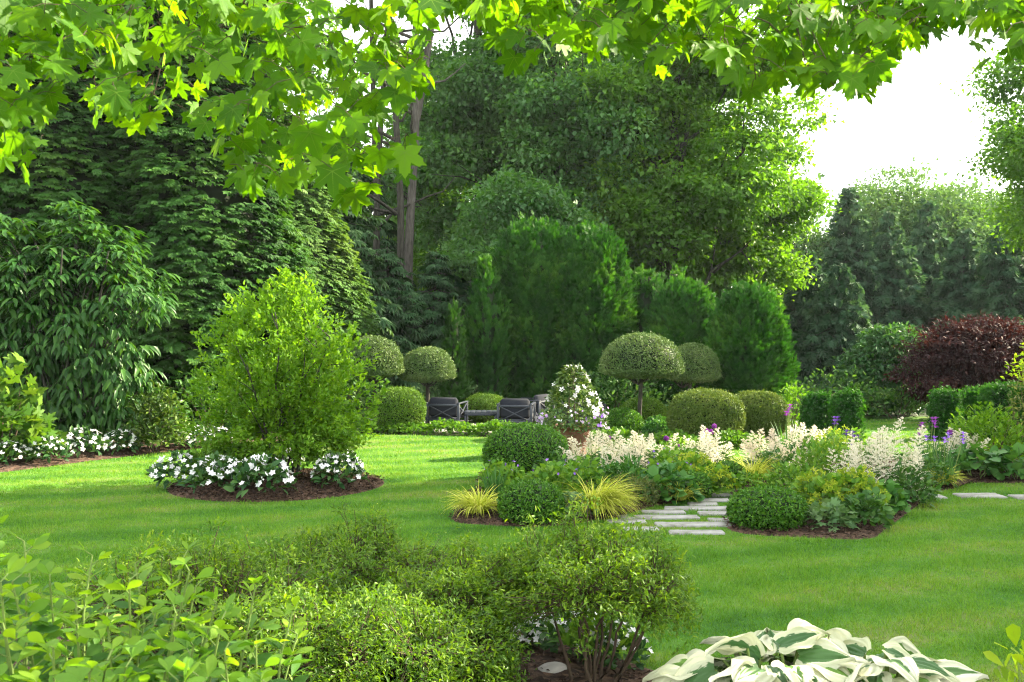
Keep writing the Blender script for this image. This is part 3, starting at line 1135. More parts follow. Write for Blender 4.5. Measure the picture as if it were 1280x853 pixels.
# central trees
bg_tree('dark leafy tree rising straight above the twin clipped evergreens', 690, 34, 17.5, 4.2, 2.4, 'canopy_blue', 21, 1300, 36, .19, .26, nb=20, limbs=16)
bg_tree('broad bright tree standing left of the open sky above the row of clipped evergreens', 846, 33, 15.5, 3.9, 2.0, 'canopy', 22, 1300, 36, .19, .25, nb=20, limbs=18)
bg_tree('tree whose lit yellow green leaves spill toward the open sky', 925, 36, 11.5, 2.6, 2.0, 'canopy', 23, 800, 34, .18, .18, nb=14, limbs=14)
bg_tree('dark tree between the grey trunks and the twin clipped evergreens', 600, 36, 19, 3.6, 4.2, 'canopy_blue', 24, 1100, 36, .19, .28, nb=18, limbs=16)
bg_tree('tree with small pale leaves low behind the twin clipped evergreens', 655, 30, 7.0, 2.3, 2.2, 'canopy_blue', 25, 420, 34, .16, .12, nb=9, limbs=8)
bg_tree('mid green tree filling the gap behind the domed evergreens', 800, 38, 18, 4.2, 1.5, 'canopy_blue', 26, 1100, 36, .20, .26, nb=18, limbs=16)
bg_tree('deep shaded tree under the central canopy behind the lounge chairs', 560, 42, 14, 3.6, 2.0, 'canopy', 27, 900, 34, .2, .2, nb=14, limbs=10)
bg_tree('green tree in the deep shade left of the twin clipped evergreens', 520, 50, 11, 4.2, 1.5, 'canopy', 28, 900, 34, .22, .2, nb=14, limbs=8)
bg_tree('tree standing farthest back behind the domed evergreens', 740, 50, 23, 5.5, 4.0, 'canopy', 29, 1200, 34, .25, .28, nb=18, limbs=12)
bg_tree('tree standing behind the wall of conifers at the left edge', 250, 42, 20, 6.0, 5.0, 'canopy', 30, 1000, 32, .24, .3, nb=16, limbs=10)

# bare tall trunks left of centre, thin crowns far above
def tall_trunk(label, px0, px1, d, py_base, top, r0, bark, fork=None, seed=1):
    x0 = X(px0, d); x1 = X(px1, d)
    root = thing('tall_tree', label, 'tree', (x0, d, 0), BG)
    tb = MB()
    zt = Z(0, d)
    dx = (x1 - x0) / zt
    pts = np.array([[0, 0, -.3]] + [[dx * z + .12 * math.sin(z * .5 + seed), 0.1 * math.sin(z * .4), z] for z in np.linspace(.6, top, 14)])
    tube(tb, pts, r0 * np.concatenate([[1.4], np.linspace(1, .35, 14)]), 10)
    br = MB()
    if fork:
        z0, ddx = fork
        q = np.array([[dx * z + ddx * (z - z0) ** .9 + .12 * math.sin(z0 * .5 + seed), .1, z] for z in np.linspace(z0, top, 8)])
        tube(br, q, r0 * np.linspace(.75, .3, 8), 8)
    for i in range(16):
        z = 5 + (top - 5) * rng.random()
        a = rng.random() * 6.28
        p0 = np.array([dx * z, 0, z]); l = 1.2 + 2 * rng.random()
        tube(br, arc(p0, p0 + np.array([math.cos(a) * l, math.sin(a) * l, l * .5]), -.15, 6, .06), np.linspace(.06, .012, 6), 5)
    mb = MB()
    crown_leaves(mb, rand_blobs((dx * top, 0, top * .98), (3.2, 3, top * .22), 9, 1.5, seed), 420, 26, DIAW, .2, .4, seed)
    tb.build('trunk', M[bark], root, True)
    br.build('branches', M[bark], root, True)
    mb.build('crown', M['canopy'], root)
    return root

tall_trunk('tall grey trunk forking high beside the hanging maple leaves', 513, 517, 30, 380, 17, .165, 'bark_grey', (8.6, .17), 3)
tall_trunk('dark straight trunk just left of the forked grey trunk', 499, 492, 29.5, 300, 18, .13, 'bark', None, 5)
tall_trunk('thin pale trunk seen against the sky gap beside the hanging maple leaves', 470, 481, 30, 280, 18, .12, 'bark', (6.0, -.06), 8)

# drooping hemlocks between the conifer wall and the grey trunks
spruce('hemlock', 'feathery hemlock right beside the pale conifer at the end of the conifer wall', (X(425, 27), 27, 0), 7.8, 1.7, M['hemlock'], 41, 'hemlocks behind the mushroom topiaries', 34, .4, 12, .42)
spruce('hemlock', 'young hemlock with sweeping branches above the left mushroom topiary', (X(484, 28), 28, 0), 4.6, 1.7, M['hemlock'], 42, 'hemlocks behind the mushroom topiaries', 24, .35, 12, .4)
spruce('hemlock', 'pale blue green hemlock behind the small pointed evergreen', (X(545, 29), 29, 0), 4.6, 1.5, M['hemlock'], 43, 'hemlocks behind the mushroom topiaries', 24, .35, 12, .38)
spruce('hemlock', 'tall dark hemlock standing at the foot of the dark straight trunk', (X(455, 33), 33, 0), 8.5, 2.3, M['hemlock'], 44, 'hemlocks behind the mushroom topiaries', 30, .4, 12, .45)
spruce('hemlock', 'low dark hemlock between the grey trunk and the twin clipped evergreens', (X(590, 31), 31, 0), 5.2, 2.2, M['spruce'], 45, 'hemlocks behind the mushroom topiaries', 24, .4, 12, .45)

# dark spruces on the right
SP = 'spruces behind the purple maple'
spruce('spruce', 'tallest pointed spruce standing just below the open sky', (X(1062, 47), 47, 0), 9.4, 2.4, M['spruce'], 51, SP, 42, .6, 24, .46, droopy=1.1, nrm=1.6)
spruce('spruce', 'spruce with a pointed tip right of the tallest one, above the dogwood', (X(1112, 47), 47, 0), 8.1, 2.5, M['spruce'], 52, SP, 38, .6, 24, .46, droopy=1.1, nrm=1.6)
spruce('spruce', 'blue green spruce directly above the left side of the purple maple', (X(1160, 49), 49, 0), 8.9, 2.7, M['spruce'], 53, SP, 38, .6, 24, .46, droopy=1.1, nrm=1.6)
spruce('spruce', 'spruce rising above the middle of the purple maple', (X(1205, 46), 46, 0), 7.2, 2.5, M['spruce'], 54, SP, 36, .6, 24, .46, droopy=1.1, nrm=1.6)
spruce('spruce', 'low dark spruce right beside the tallest domed evergreen at the end of its row', (X(1008, 40), 40, 0), 5.6, 2.3, M['spruce'], 55, SP, 32, .6, 24, .42, droopy=1.1, nrm=1.6)
spruce('spruce', 'dark spruce behind the right shoulder of the last domed evergreen', (X(965, 41), 41, 0), 6.0, 2.3, M['spruce'], 56, SP, 32, .6, 24, .42, droopy=1.1, nrm=1.6)
spruce('spruce', 'broad spruce between the dogwood and the last domed evergreen', (X(1050, 38), 38, 0), 4.9, 2.4, M['spruce'], 57, SP, 30, .6, 24, .42, droopy=1.1, nrm=1.6)
spruce('spruce', 'spruce at the right picture edge behind the purple maple', (X(1258, 44), 44, 0), 7.6, 2.7, M['spruce'], 58, SP, 36, .6, 24, .46, droopy=1.1, nrm=1.6)

# rounded far deciduous trees on the right skyline
for lab, px, d, top, hw, sd in (
        ('rounded far tree right behind the tip of the tallest spruce', 1100, 62, 12.0, 3.2, 61),
        ('rounded far tree in the middle of the right skyline', 1150, 66, 12.4, 3.4, 62),
        ('pale rounded far tree right of the skyline middle', 1200, 60, 11.0, 3.2, 63),
        ('lower far tree closing the skyline by the right picture edge', 1262, 64, 11.6, 3.6, 64),
        ('far tree touching the yellow green canopy beside the sky', 1030, 64, 9.5, 3.4, 65)):
    bg_tree(lab, px, d, top, hw, 1.5, 'canopy_far', sd, 700, 40, .25, .2, nb=16, limbs=6, sigma=.5, br=hw * .5)

# big tree at the right edge: most of it stands outside the picture and shades the lawn
base = (20.2, 34.0, 0)
broadleaf_tree('broadleaf_tree', 'big tree reaching leafy branches into the sky at the right edge', 'tree', base, (.3, 0, 12.5),
               rand_blobs((0, 0, 8.3), (4.3, 4.3, 5.6), 44, 1.05, 71), 2000, 34, DIAW, .15, .30, M['canopy'], M['bark'], .34, 71, BG, 18, upw=.65, outw=.45, flat=.5)

base = (16.5, 16.3, 0)
broadleaf_tree('broadleaf_tree', 'tall tree standing outside the right picture edge, whose shade falls across the lawn', 'tree', base, (.3, 0, 14),
               rand_blobs((0, 0, 9.5), (4.6, 3.3, 7.2), 44, 1.4, 72), 1500, 26, DIAW, .26, .5, M['canopy'], M['bark'], .34, 72, BG, 18, upw=.65, outw=.45, flat=.5)
# ================================================================== LEFT SIDE
dome = lambda k=.5: (lambda t: np.clip(np.minimum(1, .86 + .25 * t) * np.sqrt(np.clip(1 - np.clip((t - k) / (1 - k), 0, 1) ** 2.2, 0, 1)), 0.001, 1))
cone = lambda p=.8: (lambda t: np.clip((1 - t) ** p * np.minimum(1, .75 + 2.5 * t), .001, 1))


def conifer(name, label, base, Hh, Rr, prof, n, size, mat, seed, group=None, T=SPRAY, cat='conifer', lumpy=.08, up=.8, tuft=.14, core=.84, trunk=True, tufts=False):
    root = thing(name, label, cat, base, group)
    mb = MB()
    if tufts: tufted(mb, Hh, Rr, prof, n // 16, 16, size, seed, lumpy, core - .08)
    else: columnar(mb, Hh, Rr, prof, n, size, T, seed, lumpy, up, tuft, core)
    if trunk:
        tb = MB()
        tube(tb, arc((0, 0, -.2), (0, 0, Hh * .8), 0, 5), np.linspace(.05 + .02 * Hh, .02, 5), 8)
        tb.build('trunk', M['bark'], root, True)
    mb.build('crown', [mat, M['twig_core']], root)
    return root

CW = 'wall of tall conifers along the left border'
wall = lambda pw=.35: (lambda t: np.clip((1 - t) ** pw * np.minimum(1, .85 + 1.2 * t), .001, 1))
conifer('arborvitae', 'tall dark arborvitae directly behind the drooping viburnum', (-10.2, 21.8, 0), 12.5, 3.0, wall(.33), 60000, .17, M['arbor'], 81, CW, lumpy=.10, tufts=True)
conifer('arborvitae', 'dark arborvitae behind the bright multi stemmed shrub, under the hanging maple leaves', (X(236, 22.8), 22.8, 0), 12.6, 3.0, wall(.36), 62000, .17, M['arbor'], 82, CW, lumpy=.10, tufts=True)
conifer('arborvitae', 'lit pale false cypress ending the conifer wall beside the hemlock', (X(352, 25.0), 25.0, 0), 7.4, 2.3, wall(.36), 48000, .15, M['hedge_light'], 83, CW, lumpy=.12, tufts=True)
conifer('arborvitae', 'dark arborvitae at the left picture edge behind the viburnum', (-14.2, 22.5, 0), 12, 2.9, wall(.33), 22000, .2, M['arbor'], 84, CW, lumpy=.10, tufts=True)
conifer('arborvitae', 'dark arborvitae showing between the viburnum and the bright shrub', (X(150, 24), 24, 0), 12.5, 2.9, wall(.33), 46000, .18, M['arbor'], 85, CW, lumpy=.10, tufts=True)

# viburnum with drooping leaves
def viburnum():
    d = 17.3
    base = (X(85, d), d, 0)
    root = thing('viburnum', 'big dark shrub with drooping pointed leaves at the left picture edge', 'shrub', base)
    root.scale = (1.14, 1.0, 1.16)
    mb = MB()
    blobs = rand_blobs((-.15, 0, 2.15), (1.45, 1.0, 1.55), 20, .62, 91, .5)
    blobs += [(.9, -.3, 1.35, .6, .5, .3), (1.2, -.3, 2.2, .55, .5, .3), (-1.2, 0, 1.4, .8, .6, .4), (-.2, -.45, .55, .9, .3, .3), (-1.0, -.4, .6, .7, .3, .3), (.75, -.4, .6, .5, .3, .3), (.5, -.4, .95, .6, .4, .35), (-.3, -.3, .9, .7, .4, .35), (-1.0, -.3, 2.2, .7, .5, .6), (.4, -.5, 1.7, .7, .4, .5), (-.4, -.5, 2.6, .7, .4, .5), (.1, 0, 3.5, .35, .35, .4), (-.9, -.2, 3.2, .5, .5, .4)]
    cc = crown_leaves(mb, blobs, 1250, 1, OVALN, .01, .01, 91, shell=(.3, 1.02))
    mb = MB()
    # whorls of hanging leaves at the end of each twig
    per = 11
    n = len(cc) * per
    a = (np.arange(n) % per) * 2.399 + np.repeat(rng.random(len(cc)) * 6, per)
    o = np.stack([np.cos(a), np.sin(a), -.55 - .35 * rng.random(n)], -1)
    P = np.repeat(cc, per, 0) + o * .05 + rng.normal(size=(n, 3)) * [.05, .05, .03]
    out = np.repeat(unit(cc - np.array([0, .3, 1.8])), per, 0)
    mb.inst(OVALN, P, frames(o * .8 + out * .5, np.array([0, 0, 1.]) + out * .3 + rdir(n) * .4), .19 * (.65 + .6 * rng.random(n)))
    br = MB()
    for i in range(9):
        a = i * .7
        tube(br, arc((.25 * math.cos(a), .2 * math.sin(a), -.1), (1.0 * math.cos(a), .7 * math.sin(a), 2.4 + rng.random()), .2, 7, .04), np.linspace(.034, .010, 7), 6)
    for c in cc[::3]:
        tube(br, arc((c[0] * .5, c[1] * .5, max(.4, c[2] - .7)), c, .05, 4, .02), np.linspace(.014, .006, 4), 4)
    br.build('branches', M['bark'], root, True)
    mb.build('foliage', M['viburnum'], root)
viburnum()


def shrub(name, label, cat, loc, rx, ry, h, n, T, size, mat, seed, group=None, stems=6, stem_mat='twig', z0=.1, up=.5, droop=0., lumpy=.18, shell=.5, extra=None, nrm_up=.8, rand=.8, build_stems=True):
    root = thing(name, label, cat, loc, group)
    mb = MB()
    mound(mb, (0, 0, z0), rx, ry, h - z0, n, T, size, up, rand, droop, shell, nrm_up, .35, seed, lumpy)
    if build_stems:
        sb = MB()
        for i in range(stems):
            a = i * 2.399
            k = .35 + .5 * rng.random()
            tube(sb, arc((.06 * math.cos(a), .06 * math.sin(a), -.03), (rx * k * math.cos(a), ry * k * math.sin(a), h * (.6 + .25 * rng.random())), .05 * h, 6, .01), np.linspace(.006 + .008 * h, .003, 6), 5)
        sb.build('stems', M[stem_mat], root, True)
    mb.build('foliage', M[mat], root)
    if extra: extra(root)
    return root

x, y = G(15, 585)
shrub('oakleaf_hydrangea', 'bright hydrangea with large lobed leaves at the left picture edge', 'shrub', (X(0, 15.4), 15.4, 0.05), .82, .6, 1.38, 420, MAPLE, .15, 'hydrangea', 95, stems=8, shell=.45, nrm_up=.9)
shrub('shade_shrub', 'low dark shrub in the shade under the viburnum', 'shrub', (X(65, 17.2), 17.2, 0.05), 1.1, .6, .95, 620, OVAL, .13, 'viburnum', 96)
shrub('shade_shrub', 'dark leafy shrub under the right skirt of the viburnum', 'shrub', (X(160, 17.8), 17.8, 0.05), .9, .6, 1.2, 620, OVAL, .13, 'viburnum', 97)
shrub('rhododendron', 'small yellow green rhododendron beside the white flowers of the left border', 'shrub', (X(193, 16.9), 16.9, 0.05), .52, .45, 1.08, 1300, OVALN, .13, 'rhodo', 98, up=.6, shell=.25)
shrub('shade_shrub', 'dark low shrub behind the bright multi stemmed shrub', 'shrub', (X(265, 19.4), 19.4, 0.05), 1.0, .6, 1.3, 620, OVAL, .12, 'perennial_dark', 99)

# white impatiens
def impatiens_proto(seed, R_=.33, hh=.36, nleaf=190, nfl=70):
    lm, fm = MB(), MB()
    mound(lm, (0, 0, .05), R_, R_, hh - .06, nleaf, OVAL, .105, .35, .7, .25, .5, .8, .3, seed, .12)
    u = rdir(nfl); u[:, 2] = np.abs(u[:, 2]) * .9 + .12; u = unit(u)
    P = np.array([0, 0, .06]) + u * np.array([R_, R_, hh - .05]) * (1.02 + .06 * rng.random((nfl, 1)))
    n = u + np.array([0, -.35, .25]) + rdir(nfl) * .35
    d = rdir(nfl)
    fm.inst(FLOWER, P, frames(d, n), .037 * (.75 + .45 * rng.random(nfl)))
    return lm, fm

IM = 'white impatiens of the beds'
IMP = []
def impatiens(label, loc, s=1.0, rz=0.):
    if len(IMP) < 3:
        lm, fm = impatiens_proto(100 + len(IMP))
        root = thing('impatiens', label, 'flowers', loc, IM)
        lm.build('foliage', M['impatiens'], root)
        fm.build('blossoms', M['white_petal'], root)
        root.scale = (s, s, s); root.rotation_euler = (0, 0, rz)
        IMP.append(root)
        return root
    return copy_thing(IMP[rng.integers(3)], label, loc, rz, s)

def gi(px, py): 
    a, b = G(px, py); return (a, b, .08)
impatiens('white impatiens at the left end of the round bed', (-4.28, 12.75, .08), 1.0)
impatiens('white impatiens second from the left end of the round bed, front side', (-3.58, 12.15, .09), 1.05)
impatiens('white impatiens at the front middle of the round bed below the shrub', (-3.02, 11.98, .08), 1.12)
impatiens('white impatiens alone at the right end of the round bed', (-2.2, 12.6, .08), 1.0, 1.0)
impatiens('white impatiens hidden behind the shrub stems of the round bed', (-3.0, 13.9, .08), .9, 2.0)
impatiens('white impatiens at the back right of the round bed', (-2.35, 13.7, .08), .85, .5)
impatiens('white impatiens at the back left of the round bed', (-3.95, 13.6, .08), .9, 4.0)
for lab, px, py, s, rz in (
        ('white impatiens of the left border nearest the picture edge', 8, 585, .85, 1),
        ('pale impatiens in front of the hydrangea', 58, 582, .95, 2),
        ('large white impatiens clump under the viburnum', 100, 574, 1.12, 3),
        ('white impatiens between the viburnum clump and the rhododendron', 147, 570, .95, 4),
        ('white impatiens right after the rhododendron', 222, 563, .8, 5),
        ('white impatiens of the left border in the middle right of the rhododendron', 246, 561, .85, 0.5),
        ('white impatiens at the far end of the left border', 268, 559, .8, 1.5)):
    a, b = G(px, py)
    impatiens(lab, (a, b + .1, .06), s, rz)

# bright multi-stemmed shrub in the round bed
def enkianthus():
    base = (-3.02, 13.15, .08)
    root = thing('round_bed_shrub', 'bright green multi stemmed shrub standing in the round bed', 'shrub', base)
    mb, sb = MB(), MB()
    blobs = [(.0, 0, 1.55, 1.02, .95, .95), (-.45, -.1, 1.1, .8, .75, .5), (.5, 0, 1.15, .75, .75, .55), (.0, 0, 2.15, .55, .55, .42), (-.3, .1, 1.9, .6, .6, .5), (.65, -.1, .72, .62, .6, .3), (-.6, -.2, .68, .62, .5, .3), (.1, .3, .7, .6, .5, .25), (-.55, .1, .42, .5, .5, .2), (-.1, -.45, .5, .75, .3, .2), (.45, -.4, .5, .5, .3, .2), (.6, .1, .48, .5, .5, .2), (.1, 0, 2.4, .35, .35, .3)]
    cc = crown_leaves(MB(), blobs, 1200, 1, DIA, .01, .01, 111, shell=(.3, 1.06))
    per = 17
    n = len(cc) * per
    c = np.array([0, 0, .5])
    out = np.repeat(unit(cc - c), per, 0)
    t = rng.random(n)
    P = np.repeat(cc, per, 0) + out * ((t - .5) * .16)[:, None] + rng.normal(size=(n, 3)) * .028
    d = out * .9 + rdir(n) * .85 + np.array([0, 0, .25])
    tone = np.repeat(rng.random(len(cc)), per)
    mb.inst(OVAL, P, frames(d, np.array([0, 0, .9]) + out * .3 + rdir(n) * .5), .074 * (.65 + .6 * rng.random(n)), np.clip(.5 * tone + .5 * rng.random(n), 0, 1))
    for i in range(9):
        a = i * 2.399; k = .10 + .05 * rng.random()
        e = np.array([math.cos(a) * (.35 + .5 * rng.random()), math.sin(a) * .6, 1.5 + .7 * rng.random()])
        q = arc((k * math.cos(a), k * math.sin(a), -.1), e, .1, 8, .025)
        tube(sb, q, np.linspace(.019, .005, 8), 6)
        for j in range(9):
            cj = cc[rng.integers(len(cc))]
            s0 = q[2 + rng.integers(6)]
            if np.linalg.norm(cj - s0) < 1.1 and cj[2] > s0[2] - .1:
                tube(sb, arc(s0, cj, .04, 5, .015), np.linspace(.010, .003, 5), 4)
    sb.build('branches', M['bark'], root, True)
    mb.build('foliage', M['enkianthus'], root)
enkianthus()
shrub('fern', 'low dark green fern at the left back of the round bed', 'fern', (-3.75, 13.0, .08), .55, .4, .42, 420, FROND, .12, 'geranium', 112, stems=4, stem_mat='stem_green')

# ================================================================== CLIPPED EVERGREENS AT THE BACK
def clip_tree(name, label, px, d, pytop, wpx, n, seed, size=.14, k=.55, mat='arbor_dark', group='clipped evergreens behind the patio', up=.75, prof=None, lump_=.065):
    s = FPX / d
    return conifer(name, label, (X(px, d), d, 0), Z(pytop, d), wpx / s / 2, prof or dome(k), n, size, M[mat], seed, group, cat='evergreen', T=WISP, lumpy=lump_, up=up, tuft=.13, core=.82)

clip_tree('clipped_evergreen', 'left one of the twin tallest clipped evergreens', 668, 26.5, 281, 100, 36000, 121, .16, k=.66)
clip_tree('clipped_evergreen', 'right one of the twin tallest clipped evergreens', 735, 26.2, 289, 92, 36000, 122, .16, k=.62)
clip_tree('clipped_evergreen', 'domed evergreen peeking out right beside the twin tallest ones', 806, 27.0, 341, 62, 12000, 123, k=.6)
clip_tree('clipped_evergreen', 'small domed evergreen top showing between two larger domes', 842, 28.0, 338, 50, 8000, 124, k=.6)
clip_tree('clipped_evergreen', 'domed evergreen behind the mushroom topiary pair', 856, 25.5, 358, 80, 26000, 125, .15, k=.55)
clip_tree('clipped_evergreen', 'broad domed evergreen at the right end of its row, lit along its right side', 935, 22.8, 361, 92, 36000, 126, .13, k=.35)
clip_tree('clipped_evergreen', 'narrow pale tipped juniper left beside the twin tallest evergreens', 608, 25.0, 318, 44, 8000, 127, .15, mat='arbor_dark', up=1.3, prof=lambda t: np.clip(np.minimum(1, .8 + .5 * t) * (1 - np.clip((t - .55) / .45, 0, 1) ** 1.3), .001, 1))
clip_tree('clipped_evergreen', 'small pointed evergreen above the right shoulder of the second mushroom topiary', 568, 24.0, 380, 36, 6000, 128, .10, mat='arbor', up=1.2, prof=cone(.6))

# mushroom topiaries
TP = 'mushroom topiaries around the patio'
def mushroom(label, px, d, y0, y1, wpx, trunk_px, seed, mat='holly', tilt=0.0):
    s = FPX / d
    base = (X(trunk_px, d), d, 0)
    z1, z0 = Z(y0, d), Z(y1, d)
    rx = wpx / s / 2
    root = thing('mushroom_topiary', label, 'topiary', base, TP)
    mb = MB()
    zc = z0 + (z1 - z0) * .20
    clipped_mass(mb, (X(px, d) - base[0], 0, zc), rx, rx * .95, z1 - zc, 22000, .036, 2.15, seed=seed, under=.22, depth=.06, lumpy=.02, rand=.9)
    tb = MB()
    tube(tb, arc((0, 0, -.05), (X(px, d) - base[0], 0, zc + .1), 0, 6, .006), np.linspace(.045, .04, 6), 8)
    for i in range(7):
        a = i * .9
        tube(tb, arc((0, 0, z0 - .12), (rx * .6 * math.cos(a), rx * .6 * math.sin(a), zc), -.03, 4, .01), np.linspace(.022, .010, 4), 5)
    tb.build('trunk', M['bark'], root, True)
    mb.build('crown', [M[mat], M['twig_core']], root)
    return root

mushroom('mushroom topiary in front of its twin, largest, on a slim straight trunk', 802, 20.0, 417, 473, 102, 798, 131)
mushroom('mushroom topiary half hidden behind the largest one', 866, 22.0, 430, 478, 66, 853, 132)
mushroom('mushroom topiary partly hidden by the bright shrub of the round bed', 467, 21.5, 421, 472, 72, 470, 133)
mushroom('mushroom topiary right above the left clipped dome, between shrub and chairs', 534, 22.3, 435, 477, 68, 535, 134)

# clipped domes
DM = 'clipped domes round the patio'
def dome_bush(label, px, d, y0, wpx, seed, mat, p=2.5, n=17000, size=.036, hz=None, group=DM, name='clipped_dome', lumpy=.03, ybase=None, fuzz=.02, rand=.75, T=DIAW, depth=.05, zb=None):
    s = FPX / d
    rx = wpx / s / 2
    top = Z(y0, d)
    hz = hz or top * .5
    root = thing(name, label, 'topiary', (X(px, d), d, 0), group)
    mb = MB()
    zc = top - hz
    clipped_mass(mb, (0, 0, zc), rx, rx * .95, hz, n, size, p, seed=seed, zmin=.01, lumpy=lumpy, fuzz=fuzz, rand=rand, T=T, depth=depth)
    sb = MB()
    for i in range(5):
        a = i * 1.3
        tube(sb, arc((.05 * math.cos(a), .05 * math.sin(a), -.05), (rx * .5 * math.cos(a), rx * .5 * math.sin(a), zc), .03, 4), np.linspace(.02, .012, 4), 5)
    sb.build('stems', M['bark'], root, True)
    mb.build('foliage', [M[mat], M['twig_core']], root)
    return root

dome_bush('clipped dome left of the first lounge chair', 498, 20.9, 486, 66, 141, 'box_bright', 2.4)
dome_bush('clipped dome showing between the two front lounge chairs', 607, 23.2, 494, 52, 142, 'box_bright', 2.3, 14000)
dome_bush('clipped dome behind the trunk of the largest mushroom topiary', 804, 21.8, 499, 55, 143, 'box_bright', 2.3, 14000)
dome_bush('small clipped dome right of the potted white climber', 776, 19.6, 512, 52, 144, 'box', 2.2, 11000)
dome_bush('large boxy clipped dome with an olive tint, left one of two', 881, 18.5, 488, 90, 145, 'box_tan', 2.6, 32000)
dome_bush('large boxy clipped dome, right one of two, before the broad domed evergreen', 946, 19.3, 491, 70, 146, 'box_tan', 2.6, 28000)
dome_bush('low spreading clump between the small dome and the olive boxy dome', 822, 19.3, 529, 34, 147, 'broadleaf', 2.2, 2600, .07, hz=.2)
dome_bush('flat spreading clump just behind the low clump beside the olive boxy dome', 822, 20.6, 523, 28, 148, 'broadleaf', 2.2, 2200, .07, hz=.2)

# low planting round the patio edge
def pachysandra(label, pts, w, h, n, seed):
    mb = MB()
    P = np.asarray(pts, float)
    seg = np.linalg.norm(np.diff(P, axis=0), axis=1); cs = np.concatenate([[0], np.cumsum(seg)])
    t = rng.random(n) * cs[-1]
    x = np.interp(t, cs, P[:, 0]); y = np.interp(t, cs, P[:, 1])
    tx = np.interp(t + .1, cs, P[:, 0]) - np.interp(t - .1, cs, P[:, 0]); ty = np.interp(t + .1, cs, P[:, 1]) - np.interp(t - .1, cs, P[:, 1])
    nn = unit(np.stack([-ty, tx], -1))
    u = rng.random(n) * 2 - 1
    prof = np.sqrt(1 - u ** 2 * .92)
    z = h * prof * (.45 + .55 * rng.random(n) ** .5) * (.85 + .2 * np.sin(t * 6 + seed))
    pos = np.stack([x + nn[:, 0] * u * w, y + nn[:, 1] * u * w, z], -1)
    d = np.column_stack([nn * u[:, None] * .6, np.zeros(n)]) + rdir(n) + np.array([0, 0, .15])
    mb.inst(OBOV, pos, frames(d, np.array([0, 0, 1.]) + rdir(n) * .5), .085 * (.7 + .6 * rng.random(n)))
    o = mb.build('ground_cover', M['pachy'])
    tag(o, label, kind='stuff')
pachysandra('low green ground cover hedging the patio before the lounge chairs', [(-4.4, 21.3), (-3.0, 20.75), (-1.5, 20.4), (-.2, 20.1), (.8, 19.4)], .42, .26, 5200, 1)
pachysandra('low green ground cover edging the patio before the clipped domes', [(1.2, 18.9), (2.2, 18.1), (3.0, 17.7), (3.8, 17.7), (4.4, 18.0)], .42, .26, 4600, 2)
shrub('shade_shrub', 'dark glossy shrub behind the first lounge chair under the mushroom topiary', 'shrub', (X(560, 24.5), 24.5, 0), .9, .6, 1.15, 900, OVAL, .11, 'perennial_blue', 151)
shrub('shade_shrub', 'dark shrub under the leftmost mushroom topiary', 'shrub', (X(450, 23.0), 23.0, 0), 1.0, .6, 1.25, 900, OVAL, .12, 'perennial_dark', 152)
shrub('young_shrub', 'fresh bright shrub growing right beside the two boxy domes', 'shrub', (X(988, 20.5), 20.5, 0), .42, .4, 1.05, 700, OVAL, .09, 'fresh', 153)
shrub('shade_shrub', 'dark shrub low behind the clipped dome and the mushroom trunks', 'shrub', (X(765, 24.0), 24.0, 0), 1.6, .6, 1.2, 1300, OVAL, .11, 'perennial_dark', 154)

# ================================================================== LOUNGE CHAIRS, TABLE, POT
def lounge_chair(label, loc, rz, first=None):
    if first is not None: return copy_thing(first, label, loc, rz, 1.0, 'dark lounge chairs on the patio')
    root = thing('lounge_chair', label, 'chair', loc, 'dark lounge chairs on the patio', rz)
    w, dp = .76, .84
    zt = .50
    for sx in (-1, 1):
        for yy in (0.0, dp):
            b = MB(); bevel_box(b, (sx * (w / 2 - .025), yy, zt / 2), (.05, .05, zt), .006); b.build('leg', M['chair_metal'], root)
        b = MB(); bevel_box(b, (sx * (w / 2 - .025), dp / 2, zt + .0145), (.062, dp + .06, .028), .005); b.build('armrest', M['chair_metal'], root)
        b = MB()
        bar(b, (sx * (w / 2 - .025), .03, zt - .03), (sx * (w / 2 - .025), dp - .03, .17), (.022, .028))
        bar(b, (sx * (w / 2 - .028), .03, .17), (sx * (w / 2 - .028), dp - .03, zt - .03), (.022, .028))
        b.build('side_brace', M['chair_metal'], root)
    b = MB()
    bar(b, (-w / 2 + .05, -.002, zt - .02), (w / 2 - .05, -.002, .16), (.028, .022))
    bar(b, (-w / 2 + .05, .003, .16), (w / 2 - .05, .003, zt - .02), (.028, .022))
    bar(b, (-w / 2 + .05, 0.008, zt - .02), (w / 2 - .05, 0.008, zt - .02), (.035, .045))
    b.build('back_brace', M['chair_metal'], root)
    b = MB()
    bar(b, (-w / 2 + .05, dp, .17), (w / 2 - .05, dp, .17), .05)
    bar(b, (-w / 2 + .05, .01, .15), (w / 2 - .05, .01, .15), .05)
    bevel_box(b, (0, dp / 2, .19), (w - .1, dp - .06, .03), .006)
    b.build('seat_frame', M['chair_metal'], root)
    b = MB(); bevel_box(b, (0, dp / 2 + .05, .275), (w - .12, dp - .16, .135), .04); b.build('seat_cushion', M['cushion'], root)
    a = R(10)
    Rm = np.array([[1, 0, 0], [0, math.cos(a), math.sin(a)], [0, -math.sin(a), math.cos(a)]])
    b = MB(); bevel_box(b, (0, .10, .43), (w - .12, .15, .42), .055, 0, Rm); b.build('back_cushion', M['cushion'], root)
    return root

